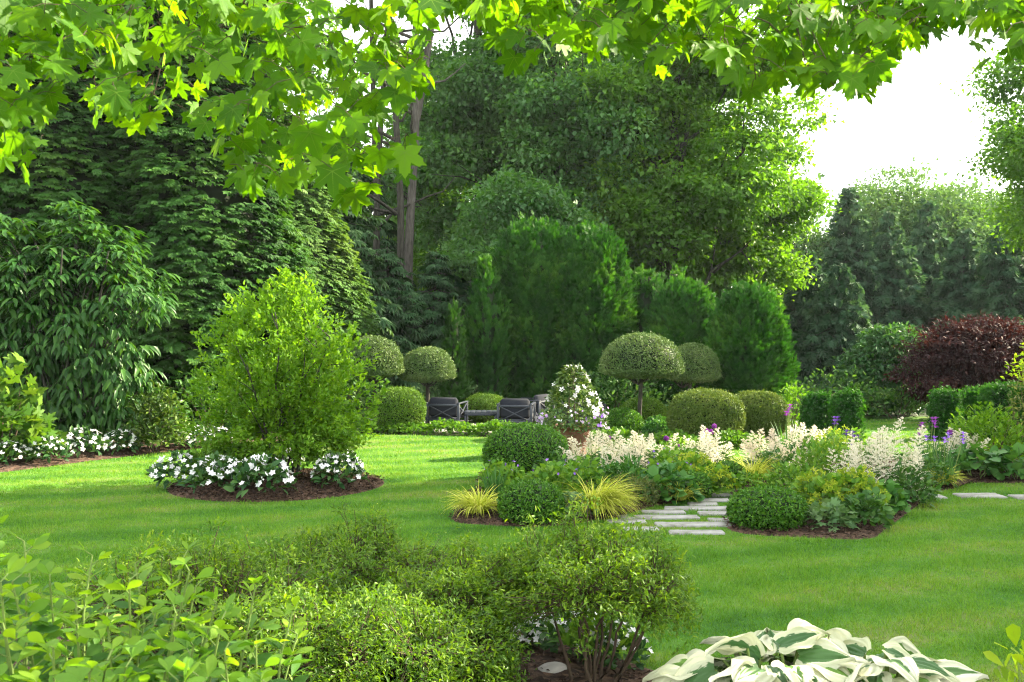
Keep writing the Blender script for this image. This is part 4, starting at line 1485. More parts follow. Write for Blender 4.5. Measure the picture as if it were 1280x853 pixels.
ch = lounge_chair('dark lounge chair seen from behind beside the left clipped dome', (X(553, 21.6), 21.6, .03), R(-10))
lounge_chair('dark lounge chair seen from behind, nearest the potted white climber', (X(643, 21.2), 21.2, .03), R(-6), ch)
lounge_chair('dark lounge chair half hidden behind the potted white climber', (X(683, 22.9), 22.9, .03), R(60), ch)
lounge_chair('dark lounge chair showing its cushion right of the potted white climber', (X(744, 21.6), 21.6, .03), R(118), ch)
def side_table():
    root = thing('side_table', 'low dark slatted table between the two front lounge chairs', 'table', (X(601, 22.0), 22.0, .03))
    b = MB()
    for i in range(6): bevel_box(b, (-.3 + i * .12, 0, .31), (.11, .62, .025), .004)
    b.build('table_top', M['chair_metal'], root)
    b = MB()
    for s in (-1, 1):
        bar(b, (-.34, s * .29, .27), (.34, s * .29, .27), (.03, .05)); bar(b, (s * .345, -.27, .268), (s * .345, .27, .268), (.03, .05))
    b.build('table_frame', M['chair_metal'], root)
    for sx in (-1, 1):
        for sy in (-1, 1):
            b = MB(); bevel_box(b, (sx * .33, sy * .28, .122), (.045, .045, .243), .005); b.build('leg', M['chair_metal'], root)
side_table()

def potted_climber():
    d = 16.6
    loc = (X(716, d), d, 0)
    root = thing('flower_pot', 'terracotta pot holding the white flowering climber', 'pot', loc)
    b = MB()
    lathe(b, [(.0, 0), (.22, 0), (.235, .03), (.24, .06), (.215, .09), (.26, .22), (.295, .38), (.30, .43)], 32)
    b.build('body', M['terracotta'], root, True)
    b = MB()
    lathe(b, [(.295, .432), (.32, .44), (.33, .47), (.325, .50), (.30, .51), (.28, .505), (.27, .46)], 32)
    b.build('rim', M['terracotta'], root, True)
    b = MB(); lathe(b, [(.0, .47), (.15, .475), (.275, .47)], 24); b.build('soil', M['mulch'], root)
    zt = Z(458, d)
    pl = thing('white_climber', 'cone shaped climber with white trumpet flowers growing in the terracotta pot', 'climber', (loc[0], loc[1], .48))
    m, f = MB(), MB()
    hh = zt - .48
    n = 1500
    t = rng.random(n) ** 1.35
    a = rng.random(n) * 6.283
    r = (.47 * (1 - t) ** .75 + .08) * (.55 + .5 * rng.random(n) ** .6)
    P = np.stack([r * np.cos(a), r * np.sin(a), t * hh], -1)
    out = np.stack([np.cos(a), np.sin(a), 0 * a + .4], -1)
    m.inst(OVAL, P, frames(out + rdir(n) * .8, np.array([0, 0, .8]) + out * .6 + rdir(n) * .4), .085 * (.7 + .6 * rng.random(n)))
    n = 62
    t = .12 + .88 * rng.random(n) ** .85
    a = np.where(rng.random(n) < .65, rng.normal(size=n) * .9 - .4, rng.random(n) * 6.283)
    r = (.47 * (1 - t) ** .75 + .10) * 1.06
    P = np.stack([r * np.cos(a), r * np.sin(a), t * hh], -1)
    out = np.stack([np.cos(a), np.sin(a) - .5, 0 * a + .35], -1)
    f.inst(TRUMPET, P, frames(rdir(n), out + rdir(n) * .4), .050 * (.8 + .4 * rng.random(n)))
    s = MB()
    for i in range(5):
        a = i * 1.257
        tube(s, arc((.12 * math.cos(a), .12 * math.sin(a), -.02), (.02 * math.cos(a), .02 * math.sin(a), hh * .97), .0, 6, .01), np.linspace(.009, .004, 6), 5)
    s.build('stems', M['twig'], pl, True)
    m.build('foliage', M['rhodo'], pl)
    f.build('blossoms', M['white_petal'], pl)
    # skirt of smaller flowers around the pot rim
    sk = thing('trailing_flowers', 'grey leaved trailing flowers in lilac and violet around the pot rim', 'flowers', (loc[0], loc[1], .50))
    m, f, g = MB(), MB(), MB()
    n = 900
    a = rng.random(n) * 6.283; rr = .30 + .24 * rng.random(n)
    z = .30 * rng.random(n) - .22 * (rr > .42) * rng.random(n)
    out = np.stack([np.cos(a), np.sin(a), 0 * a], -1)
    m.inst(OVAL, np.column_stack([out[:, :2] * rr[:, None], z]), frames(out + rdir(n) * .8, np.array([0, 0, .9]) + rdir(n) * .5 + out * .4), .065 * (.7 + .6 * rng.random(n)))
    def fl(mb, az, sp, n, size, z0, z1):
        a = az + rng.normal(size=n) * sp
        o = np.stack([np.cos(a), np.sin(a), 0 * a + .3], -1)
        P = np.column_stack([o[:, :2] * (.50 + .10 * rng.random(n))[:, None], z0 + (z1 - z0) * rng.random(n)])
        mb.inst(FLOWER, P, frames(rdir(n), o + np.array([0, -.4, 0]) + rdir(n) * .3), size * (.7 + .6 * rng.random(n)))
    fl(f, math.pi + .1, .28, 34, .032, -.08, .22); fl(f, -.5, .4, 26, .028, -.05, .30); fl(f, -1.5, .6, 10, .024, .05, .3)
    fl(g, -.75, .2, 9, .036, .0, .18)
    m.build('foliage', M['perennial_blue'], sk)
    f.build('blossoms', M['lilac_petal'], sk)
    g.build('violet_blossoms', M['purple_petal'], sk)
potted_climber()

# ================================================================== RIGHT BACK: CLIPPED COLUMNS, MAPLE, SHRUBS
HC = 'clipped hedge columns on the right'
def hedge_column(label, px, d, y0, wpx, seed, n=14000):
    s = FPX / d
    top = Z(y0, d)
    return dome_bush(label, px, d, y0, wpx, seed, 'arbor_dark', 9.0, n, .06, hz=top * .5, group=HC, name='hedge_column', T=SPRAY3, depth=.07, lumpy=.03, fuzz=.05)
hedge_column('clipped hedge column nearest the boxy domes', 1021, 18.8, 497, 27, 161)
hedge_column('clipped hedge column right beside the one nearest the boxy domes', 1058, 18.2, 494, 27, 162)
hedge_column('clipped hedge column under the left side of the purple maple', 1182, 19.2, 493, 26, 163)
hedge_column('clipped hedge column under the middle of the purple maple', 1218, 19.6, 491, 26, 164)
hedge_column('clipped hedge column partly behind the bright mounded shrub', 1252, 18.4, 485, 40, 165)
hedge_column('clipped hedge column cut by the right picture edge', 1288, 17.6, 487, 36, 166)
shrub('grey_shrub', 'rounded grey green shrub cut by the right picture edge above the hedge columns', 'shrub', (X(1292, 16.6), 16.6, 0), .5, .5, 1.35, 900, NARROW, .09, 'perennial_grey', 167)

def purple_maple():
    d = 23.5
    base = (X(1228, d), d, 0)
    s = FPX / d
    blobs = [(0, 0, Z(450, d), 1.55, 1.4, .8), (-1.0, -.1, Z(470, d), .85, .9, .55), (1.0, 0, Z(455, d), 1.0, 1.0, .75), (.1, 0, Z(428, d), 1.1, 1.1, .55), (-.55, -.2, Z(440, d), .9, .9, .6)]
    broadleaf_tree('purple_maple', 'dark purple leaved maple with a rounded crown behind the hedge columns', 'tree', base, (0, 0, 2.0), blobs, 1150, 24, OVALN, .115, .12, M['purple_maple'], M['bark'], .09, 171,
                   None, 14, upw=.8, outw=.5, rand=.5, droop=.35, flat=.45, shell=(.55, 1.02))
purple_maple()
def dogwood():
    d = 25.5
    blobs = [(0, 0, 1.0, .95, .8, .9), (.2, 0, 1.75, .75, .7, .5), (-.45, -.2, 1.2, .6, .6, .6), (.55, 0, 1.0, .6, .6, .9)]
    broadleaf_tree('dogwood', 'blue green layered dogwood between the hedge columns and the purple maple', 'small tree', (X(1108, d), d, 0), (0, 0, 1.7), blobs, 600, 22, OVAL, .13, .14, M['dogwood'], M['bark'], .06, 172,
                   None, 10, upw=1.0, outw=.4, rand=.4, droop=.3, flat=.35)
dogwood()
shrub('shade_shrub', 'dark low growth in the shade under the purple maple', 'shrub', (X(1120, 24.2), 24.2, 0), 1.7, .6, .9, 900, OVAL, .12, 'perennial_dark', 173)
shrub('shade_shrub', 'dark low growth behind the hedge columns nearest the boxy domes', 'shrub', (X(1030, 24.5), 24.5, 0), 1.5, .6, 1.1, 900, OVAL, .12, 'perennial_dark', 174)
shrub('mounded_shrub', 'bright yellow green mounded shrub in the right border', 'shrub', (X(1238, 14.6), 14.6, 0.03), .60, .55, .92, 1900, OVAL, .075, 'fresh', 175, lumpy=.12)
shrub('broadleaf_plant', 'dark broad leaved plant below the bright mounded shrub', 'plant', (X(1222, 13.6), 13.6, 0.03), .42, .32, .42, 170, ROUND, .13, 'broadleaf', 176, stems=5, stem_mat='stem_green', nrm_up=1.3, up=0)
shrub('broadleaf_plant', 'dark broad leaved plant at the right picture edge beside the lawn slab', 'plant', (X(1268, 13.6), 13.6, 0.03), .42, .32, .40, 170, ROUND, .13, 'broadleaf', 177, stems=5, stem_mat='stem_green', nrm_up=1.3, up=0)
shrub('yellow_leaf_shrub', 'lime leaved branch tips reaching in at the right picture edge beside the purple maple', 'shrub', (X(1312, 17.5), 17.5, 0), .62, .5, 2.3, 700, OVAL, .09, 'lime_leaf', 178, z0=1.2)
# ================================================================== FLOWER BEDS
def box_ball(label, px, d, y0, wpx, seed, n, size=.036, hk=.56):
    return dome_bush(label, px, d, y0, wpx, seed, 'box', 2.3, n, size, hz=Z(y0, d) * hk, group='boxwood balls of the flower beds', name='boxwood_ball', lumpy=.02, fuzz=.014, rand=.7, depth=.05, T=OVAL)
box_ball('largest boxwood ball, at the back left of the flower bed before the lounge chairs', 658, 13.6, 531, 104, 201, 12000, .036)
box_ball('boxwood ball at the front left corner of the flower bed beside the golden grass tuft', 664, 10.45, 602, 80, 202, 9000, .030)
box_ball('boxwood ball at the lawn end of the stone path, front of the right bed', 959, 10.15, 611, 92, 203, 8500, .033)
box_ball('small boxwood ball half hidden between lady mantle and golden grass near the far path end', 908, 13.0, 579, 44, 204, 4500, .036)
box_ball('small boxwood ball beside the violet cranesbill at the left path edge', 868, 12.0, 592, 40, 205, 4000, .034)

HK = 'golden grass tufts of the flower beds'
def hakone(label, px, d, r, hgt, n, az=None, seed=1):
    root = thing('golden_grass', label, 'ornamental grass', (X(px, d), d, .05), HK)
    mb = MB()
    blades(mb, (0, 0, 0), r * .3, n, hgt, .011, .75, 1.05, 5, az=az)
    o = mb.build('blades', M['hakone'], root)
hakone('small round golden grass tuft at the front left corner of the bed', 597, 10.75, .34, .40, 420)
hakone('large golden grass tuft leaning toward the path from the left bed', 740, 10.75, .42, .56, 700, (-.5, .9))
hakone('golden grass tuft at the far path end in front of the cream plumes', 940, 13.2, .4, .48, 420)
hakone('small orange tinted golden grass tuft right behind the far path end', 972, 14.0, .35, .48, 360)
hakone('golden grass tuft beside the short slab at the right lawn', 1176, 12.9, .3, .32, 360)
hakone('narrow golden grass tuft at the left path edge beside the violet cranesbill', 851, 11.6, .18, .32, 170)

def plume_mesh(mb, base, h, r, m=0, n=640, lean=(0, 0)):
    """feathery astilbe panicle: short side branchlets set with tiny florets, tapering to a tip"""
    nb = 22
    k = rng.integers(nb, size=n)
    tb_ = ((np.arange(nb) + .5) / nb) ** .95
    ab = np.arange(nb) * 2.399 + rng.random() * 6
    lb = .52 * h * (1 - tb_) ** .85 * (.7 + .5 * rng.random(nb)) + .02
    q = rng.random(n) ** .8
    o = np.stack([np.cos(ab), np.sin(ab), .75 + 0 * ab], -1)[k]
    P = np.stack([0 * q, 0 * q, h * tb_[k] * .92], -1) + o * (lb[k] * q * .75)[:, None]
    P[:, 2] -= .25 * lb[k] * q * q
    P = P + rng.normal(size=(n, 3)) * (.0045 * (1.15 - q))[:, None]
    t = P[:, 2] / h
    P[:, 0] += lean[0] * t * t; P[:, 1] += lean[1] * t * t
    P = P + np.asarray(base)
    mb.inst(NARROW2, P, frames(o + rdir(n) * .9, rdir(n)), .023 * (.6 + .8 * rng.random(n)) * (1.15 - .5 * q), m=m)

NARROW2 = T_diamond(.38, .03, .1)

AS = 'cream astilbes of the flower beds'
def astilbe(label, px, d, rx, ry, h, npl, seed, mat='cream_petal', leaf='perennial_dark', nl=650, ph=.36):
    root = thing('astilbe', label, 'flowers', (X(px, d), d, .05), AS)
    m, f, s = MB(), MB(), MB()
    mound(m, (0, 0, .02), rx, ry, h * .55, nl, OVAL, .075, .3, .8, .1, .4, .9, .35, seed)
    for i in range(npl):
        a = rng.random() * 6.283; k = math.sqrt(rng.random())
        x, y = rx * k * math.cos(a), ry * k * math.sin(a)
        hh = ph * (.7 + .6 * rng.random())
        zb = h * (1.12 - .30 * k * k) * (.72 + .42 * rng.random()) - hh + .05
        tube(s, arc((x * .5, y * .5, .02), (x, y, zb + hh * .8), 0, 4), .003, 4)
        plume_mesh(f, (x, y, zb - .05), hh, hh * .30, lean=(x * .25 + rng.normal() * .05, y * .2))
    s.build('stems', M['stem_green'], root)
    m.build('foliage', M[leaf], root)
    f.build('blossoms', M[mat], root)
    return root
astilbe('cream astilbe clump between the largest boxwood ball and the terracotta pot', 744, 13.3, .46, .4, .60, 26, 211)
astilbe('cream astilbe clump right of the terracotta pot, second from the left', 815, 13.9, .40, .35, .52, 18, 212)
astilbe('cream astilbe clump in front of the olive boxy dome', 888, 14.2, .38, .35, .54, 20, 213)
astilbe('sun tinted cream astilbe clump before the right boxy dome', 970, 13.9, .44, .38, .56, 24, 214, 'sunlit_petal')
astilbe('tall white astilbe clump at the right bed, nearest the lawn', 1104, 11.9, .54, .45, .80, 32, 215, ph=.54)
astilbe('cream astilbe clump far back before the hedge columns', 1014, 16.0, .32, .3, .50, 16, 216)
astilbe('cream astilbe clump among the iris leaves in the right border', 1196, 14.3, .3, .3, .52, 13, 217)
astilbe('small sun tinted astilbe between the sun tinted clump and the tall white clump', 1000, 12.9, .2, .2, .40, 7, 218, 'sunlit_petal')


def perennial(label, px, d, rx, ry, h, n, T, size, mat, seed, name='perennial', cat='plant', flower=None, group='leafy perennials of the flower beds', nrm_up=.9, up=.4, shell=.45, droop=0., fl_on_top=True):
    root = thing(name, label, cat, (X(px, d), d, .05), group)
    m = MB()
    mound(m, (0, 0, .01), rx, ry, h, n, T, size, up, .8, droop, shell, nrm_up, .35, seed, .18)
    m.build('foliage', M[mat], root)
    if flower:
        fmat, nf, fs, lift = flower[:4]
        FT = flower[4] if len(flower) > 4 else FLOWER
        f, s = MB(), MB()
        a = rng.random(nf) * 6.283; k = np.sqrt(rng.random(nf))
        P = np.stack([rx * k * np.cos(a) * 1.04, ry * k * np.sin(a) * 1.04, h * np.sqrt(1 - .93 * k * k) * (.92 + .22 * np.sin(a * 3 + k * 7)) + lift * rng.random(nf)], -1)
        f.inst(FT, P, frames(rdir(nf), np.array([0, -.5, .8]) + rdir(nf) * .6), fs * (.75 + .5 * rng.random(nf)))
        for p in (P if nf < 60 else P[::6]): tube(s, arc((p[0] * .7, p[1] * .7, .05), p - np.array([0, 0, .004]), 0, 3), .0025, 3)
        s.build('stems', M['stem_green'], root)
        f.build('blossoms', M[fmat], root)
    return root

vi = ('purple_petal', 16, .020, .10)
perennial('violet cranesbill before the largest boxwood ball, spilling to the left lawn', 632, 12.3, .34, .3, .30, 420, ROUND, .07, 'geranium', 221, 'cranesbill', 'flowers', ('purple_petal', 12, .021, .12))
perennial('violet cranesbill just behind the front left boxwood ball', 690, 11.5, .40, .32, .40, 560, ROUND, .07, 'geranium', 222, 'cranesbill', 'flowers', ('purple_petal', 16, .021, .12))
perennial('violet cranesbill left behind the big golden grass tuft', 722, 12.0, .36, .3, .44, 420, ROUND, .07, 'geranium', 223, 'cranesbill', 'flowers', ('purple_petal', 9, .02, .10))
perennial('bluish leaved plant low between the front left boxwood ball and the big golden grass tuft', 712, 10.6, .26, .24, .26, 260, ROUND, .06, 'perennial_blue', 224)
perennial('grey olive feathery plant between golden grass and path', 795, 11.3, .30, .26, .32, 620, NARROW, .06, 'perennial_grey', 225, nrm_up=.3, up=.9)
perennial('green leafy plant below the cream plumes next to the terracotta pot', 770, 12.4, .38, .3, .40, 420, OVAL, .09, 'broadleaf', 226)
perennial('broad leaved hellebore at the left path edge', 828, 11.7, .34, .3, .36, 260, ROUND, .11, 'broadleaf', 227, nrm_up=1.1)
perennial('violet cranesbill above the hellebore at the left path edge', 836, 12.4, .34, .3, .44, 420, ROUND, .065, 'geranium', 228, 'cranesbill', 'flowers', ('purple_petal', 14, .02, .10))
perennial('yellow green lady mantle at the left path edge near the far end', 893, 12.2, .28, .26, .28, 240, ROUND, .08, 'geranium', 229, 'lady_mantle', 'flowers', ('mantle', 150, .03, .06, STAR))
perennial('yellow green lady mantle behind the small boxwood ball', 866, 13.1, .34, .28, .32, 260, ROUND, .08, 'geranium', 230, 'lady_mantle', 'flowers', ('mantle', 190, .030, .06, STAR))
perennial('dark leafy plant under the sun tinted plumes', 985, 13.3, .4, .3, .38, 520, OVAL, .07, 'perennial_dark', 231)
perennial('green leafy plant behind the front boxwood ball of the right bed', 985, 11.6, .36, .3, .40, 480, OVAL, .08, 'geranium', 232)
perennial('tall leafy plant between sun tinted plumes and the tall white plumes', 1022, 12.4, .38, .32, .56, 700, OVALN, .09, 'geranium', 233, up=.8)
perennial('lime flowered spurge among leaves behind the tall white plumes', 1045, 14.4, .36, .3, .56, 500, OVALN, .08, 'geranium', 234, 'spurge', 'flowers', ('mantle', 90, .035, .05, STAR))
perennial('yellow green lady mantle mound right beside the front boxwood ball', 1022, 10.5, .30, .28, .40, 330, ROUND, .085, 'geranium', 235, 'lady_mantle', 'flowers', ('mantle', 190, .030, .06, STAR))
perennial('yellow green lady mantle mound at the corner of the right bed', 1068, 10.7, .34, .3, .44, 420, ROUND, .08, 'geranium', 236, 'lady_mantle', 'flowers', ('mantle', 190, .030, .06, STAR))
perennial('pale lobed leaves hugging the lawn edge beside the front boxwood ball', 1030, 9.95, .30, .22, .24, 150, MAPLE, .06, 'perennial_blue', 237, nrm_up=1.2)
perennial('dark leafy plant at the lawn corner of the right bed', 1078, 10.05, .28, .22, .28, 300, ROUND, .07, 'perennial_dark', 238)
perennial('dark leafy plant at the right end of the right bed under white plumes', 1138, 11.5, .28, .3, .40, 420, OVAL, .08, 'perennial_dark', 239)
perennial('broad leaved plant along the lawn edge below the tall white plumes', 1105, 10.9, .26, .24, .32, 220, ROUND, .09, 'broadleaf', 240)
perennial('lilac dotted plant behind the cream plumes of the left bed', 845, 14.6, .5, .3, .42, 520, OVAL, .075, 'geranium', 241, 'cranesbill', 'flowers', ('lilac_petal', 14, .018, .12))
perennial('low dark plant at the back of the left bed before the pot', 790, 15.0, .6, .3, .34, 500, OVAL, .075, 'perennial_dark', 242)
perennial('leafy plant filling the back of the right bed before the hedge columns', 1062, 15.6, .5, .35, .44, 520, OVAL, .08, 'geranium', 243)
perennial('small leafy plant by the far path end under the sun tinted plumes', 940, 12.5, .2, .2, .22, 200, OVAL, .06, 'geranium', 244)
perennial('dark leafy plant behind the violet cranesbill and the cream plumes', 700, 13.0, .36, .3, .40, 420, OVAL, .08, 'perennial_dark', 245)
perennial('green leafy plant between the cream clumps in the left bed', 850, 13.6, .34, .28, .40, 420, OVAL, .075, 'geranium', 246)
perennial('leafy plant beside the iris leaves at the right border corner', 1160, 12.9, .32, .3, .36, 380, OVAL, .08, 'perennial_dark', 247)

def iris(label, px, d, n, h, nfl=0, fmat='dark_iris', seed=1, r=.10, fz=1.0):
    root = thing('iris', label, 'flowers', (X(px, d), d, .05), 'irises of the flower beds')
    mb = MB()
    blades(mb, (0, 0, 0), r, n, h, .026, .22, .18, 5)
    mb.build('blades', M['iris_leaf'], root)
    if nfl:
        s, f = MB(), MB()
        for i in range(nfl):
            a = rng.random() * 6.28
            e = np.array([math.cos(a) * r * 1.6 * rng.random(), math.sin(a) * r, h * fz * (.95 + .35 * rng.random())])
            tube(s, arc((e[0] * .4, e[1] * .4, 0), e, 0, 4), .004, 4)
            for k in range(6):
                b = k * 1.047 + rng.random() * .3
                up = 1 if k % 2 else -.5
                f.inst(OBOV, (e + [0, 0, .01])[None], frames(np.array([[math.cos(b), math.sin(b), .9 * up]]), np.array([[0, 0, 1.]]) + rdir(1) * .2), np.array([.065]))
        s.build('stems', M['stem_green'], root)
        f.build('blossoms', M[fmat], root)
iris('iris leaves standing before the terracotta pot', 722, 12.6, 22, .48)
iris('broad iris blade tuft among the cream plumes right of the pot', 790, 12.9, 14, .46)
iris('iris leaves left of the front left boxwood ball', 618, 11.6, 60, .36)
iris('violet iris at the back of the bed before the right boxy dome', 985, 15.8, 26, .55, 4, 'allium', fz=1.15)
iris('dark violet iris behind the tall white plumes', 1062, 12.8, 20, .5, 5, 'dark_iris', fz=1.15)
iris('iris clump with violet flowers right of the tall white plumes', 1160, 13.8, 46, .58, 5, 'allium', r=.22, fz=1.1)
iris('bluish iris leaves with small violet flowers beside the mounded shrub', 1180, 13.2, 40, .46, 6, 'purple_petal', r=.18)
iris('dark iris buds at the far end of the path', 1040, 15.2, 16, .5, 3, 'dark_iris', fz=1.15)

def allium(label, px, py, d, r=.036):
    z = Z(py, d)
    root = thing('allium', label, 'flower', (X(px, d), d, .05), 'purple allium globes over the flower beds')
    s, f = MB(), MB()
    tube(s, arc((.02, 0, 0), (0, 0, z - .05), 0, 6, .004), .005, 5)
    n = 130
    u = rdir(n)
    f.inst(FLOWER, np.array([0, 0, z - .05]) + u * r * (.75 + .3 * rng.random((n, 1))), frames(rdir(n), u), .012)
    f.inst(NARROW, np.array([0, 0, z - .05]) + u * 0, frames(u, rdir(n)), r * .9)
    b = MB(); blades(b, (0, 0, 0), .03, 5, .3, .02, .7, .9, 4); b.build('blades', M['iris_leaf'], root)
    s.build('stem', M['stem_green'], root); f.build('blossom', M['allium'], root)
allium('bright purple allium globe, highest of three before the olive boxy dome', 893, 533, 14.8)
allium('bright purple allium globe, left low one of three before the olive boxy dome', 883, 539, 14.9)
allium('bright purple allium globe, right low one of three before the olive boxy dome', 889, 540, 14.6)
allium('purple allium globe above the cream plumes left of the olive boxy dome', 833, 548, 14.6)
allium('dark purple allium globe low above the cream plumes near the pot', 847, 557, 14.2, .03)
allium('purple allium globe right of the tall white plumes, left one of two', 1150, 543, 14.6)
allium('purple allium globe right of the tall white plumes, right one of two', 1188, 541, 14.4, .045)
allium('dark purple allium globe near the right side of the pot', 761, 547, 14.8, .028)

# ================================================================== FOREGROUND SHRUBS
def azalea(label, px, d, ytop, rx, ry, thick, seed, nstem=16, ncl=330, per=26, skirt=.0, size=.031):
    """spreading shrub: bare forked stems below, flat leafy top"""
    top = Z(ytop, d)
    root = thing('azalea_shrub', label, 'shrub', (X(px, d), d, .03), 'leggy shrubs in the foreground bed')
    mb, sb = MB(), MB()
    u = rng.random(ncl) * 6.283; k = np.sqrt(rng.random(ncl))
    cx, cy = rx * k * np.cos(u), ry * k * np.sin(u)
    bump = lump(np.stack([np.cos(u) * k, np.sin(u) * k, 0 * k], -1) * 2, seed, 3.2, .17) + np.where(rng.random(ncl) < .10, .10 * rng.random(ncl), 0)
    zt = top * (1 - .30 * k ** 2.4) * bump
    depth = rng.random(ncl) ** 1.4 * thick
    cc = np.stack([cx * (1 - .15 * depth / thick), cy, zt - depth - .03], -1)
    if skirt:
        ns = int(ncl * skirt)
        a = rng.random(ns) * 6.283
        kk = .75 + .25 * rng.random(ns)
        cc = np.concatenate([cc, np.stack([rx * kk * np.cos(a), ry * kk * np.sin(a), top * (.12 + .6 * rng.random(ns))], -1)])
    # stems fork towards the clusters
    mains = []
    for i in range(nstem):
        a = rng.random() * 6.283; q = math.sqrt(rng.random()) * .75
        e = np.array([rx * q * math.cos(a), ry * q * math.sin(a), top * (.52 + .15 * rng.random())])
        p = arc((e[0] * .35, e[1] * .35, -.05), e, .02, 7, .012)
        tube(sb, p, np.linspace(.0115, .0055, 7), 5)
        mains.append(e)
    mains = np.array(mains)
    for c in cc:
        j = np.argmin(np.linalg.norm(mains[:, :2] - c[:2], axis=1) + .05 * rng.random(nstem))
        s0 = mains[j] + rng.normal(size=3) * .01
        if c[2] > s0[2] - .15:
            tube(sb, arc(s0, c, .01, 5, .010), np.linspace(.0045, .0016, 5), 4)
    ax = unit(cc - np.array([0, 0, top * .2])) * [1, 1, 1]
    n = len(cc) * per
    o = np.repeat(unit(cc - np.array([0, 0, top * .35])) + np.array([0, 0, .7]), per, 0)
    P = np.repeat(cc, per, 0) + rng.normal(size=(n, 3)) * np.array([.036, .036, .026])
    d_ = o * .5 + rdir(n) * 1.0
    tone = np.repeat(np.clip((zt - depth).mean() * 0 + .2 + .55 * rng.random(len(cc)), 0, 1) if not skirt else rng.random(len(cc)) * .75, per)
    mb.inst(OVALN, P, frames(d_, np.array([0, 0, 1.]) + rdir(n) * .7), size * (.6 + .7 * rng.random(n)), np.clip(.5 * tone + .45 * rng.random(n) ** 1.6, 0, 1))
    sb.build('branches', M['twig'], root, True)
    mb.build('foliage', M['azalea'], root)
    return root
azalea('leggy shrub with an umbrella of small leaves over bare stems, next to the hosta', 738, 5.35, 678, .60, .48, .20, 301, 11, 640, 28)
azalea('low leafy shrub behind the others, before the lawn and the round bed', 430, 6.3, 662, .88, .45, .42, 302, 20, 640, 30, .3)
azalea('leafy shrub right beside the false indigo', 262, 5.3, 692, .74, .55, .42, 303, 18, 640, 30, .4)
azalea('near leafy shrub at the bottom picture edge between false indigo and leggy shrub', 420, 4.6, 752, .62, .46, .50, 304, 16, 640, 30, .45)
azalea('low twiggy shrub at the bottom between the near leafy shrub and the leggy one', 580, 5.45, 706, .44, .40, .20, 305, 8, 360, 28)

azalea('small leafy shrub at the bottom edge left of the bare stems', 545, 4.95, 764, .42, .36, .40, 306, 8, 380, 28, .5)

# white flowers behind the bare stems
for lab, px, d, s in (('white flowers seen through bare stems beside the grey post', 575, 6.1, 1.0),
                      ('white flowers seen through the middle stems of the leggy shrub', 640, 6.2, .8),
                      ('white flowers seen through the right stems of the leggy shrub', 705, 6.1, .75),
                      ('white flowers showing at the right foot of the leggy shrub', 768, 5.8, .6),
                      ('white flowers showing between the false indigo leaves', 222, 4.3, 1.1)):
    impatiens(lab, (X(px, d), d, .03), s, px)
for lab, px, d, rr in (('low green growth under the right side of the leggy shrub', 748, 5.8, .22),
                       ('low green growth at the bottom edge left of the leggy shrub stems', 545, 5.5, .3)):
    shrub('low_plant', lab, 'plant', (X(px, d), d, .02), rr, rr * .8, .24, 260, OVALN, .07, 'geranium', 400 + px, 'low plants under the foreground shrubs', stems=4, stem_mat='stem_green', up=.9)
def post():
    d = 5.9
    root = thing('wooden_post', 'short weathered wooden post among the shrub stems', 'post', (X(557, d), d, 0))
    b = MB(); top = Z(752, d)
    bevel_box(b, (0, 0, top / 2 - .02), (.07, .07, top + .04), .008); b.build('shaft', M['wood_grey'], root)
    b = MB(); bevel_box(b, (0, 0, top + .0155), (.085, .085, .025), .006); b.build('cap', M['wood_grey'], root)
post()

def rock(label, px, py, d, r, seed):
    mb = MB()
    import bmesh
    bm = bmesh.new(); bmesh.ops.create_icosphere(bm, subdivisions=4, radius=1)
    V = np.array([v.co[:] for v in bm.verts]); F = np.array([[v.index for v in f.verts] for f in bm.faces]); bm.free()
    k = lump(V, seed, 1.6, .16) * lump(V, seed + 1, 5, .03)
    V = V * k[:, None] * np.asarray(r)
    mb.add(V, F)
    o = mb.build('rock', M['rock'], None, True)
    o.location = (X(px, d), d, r[2] * .45)
    tag(o, label, 'rock', 'pale rocks edging the foreground bed')
rock('pale rock at the bottom edge below the near leafy shrub', 412, 845, 4.95, (.11, .09, .07), 1)
rock('pale rock at the foot of the leggy shrub stems', 690, 852, 5.6, (.10, .08, .06), 2)
rock('grey rock tucked against the left end of the hosta', 842, 838, 5.35, (.10, .09, .10), 3)

# ---- hosta with white margins
def hosta_mat():
    m, nt, out = _nodes('hosta_leaf')
    at = nt.nodes.new('ShaderNodeAttribute'); at.attribute_name = 'edge'
    rn = nt.nodes.new('ShaderNodeAttribute'); rn.attribute_name = 'rnd'
    r = nt.nodes.new('ShaderNodeMapRange')
    r.inputs['From Min'].default_value = -.03; r.inputs['From Max'].default_value = .03
    nt.links.new(at.outputs['Fac'], r.inputs['Value'])
    g = ramp(nt, rn.outputs['Fac'], [(.045, .12, .035), (.075, .17, .045), (.11, .23, .03)])
    w = ramp(nt, rn.outputs['Fac'], [(.50, .53, .34), (.58, .60, .47), (.54, .56, .38)])
    mx = nt.nodes.new('ShaderNodeMixRGB')
    nt.links.new(r.outputs[0], mx.inputs[0]); nt.links.new(g, mx.inputs[1]); nt.links.new(w, mx.inputs[2])
    p = nt.nodes.new('ShaderNodeBsdfPrincipled'); p.inputs['Roughness'].default_value = .45; p.inputs['Specular IOR Level'].default_value = .35
    t = nt.nodes.new('ShaderNodeBsdfTranslucent')
    nt.links.new(mx.outputs[0], p.inputs['Base Color']); nt.links.new(mx.outputs[0], t.inputs[0])
    ms = nt.nodes.new('ShaderNodeMixShader'); ms.inputs[0].default_value = .3
    nt.links.new(p.outputs[0], ms.inputs[1]); nt.links.new(t.outputs[0], ms.inputs[2]); nt.links.new(ms.outputs[0], out.inputs[0])
    return m
M['hosta'] = hosta_mat()

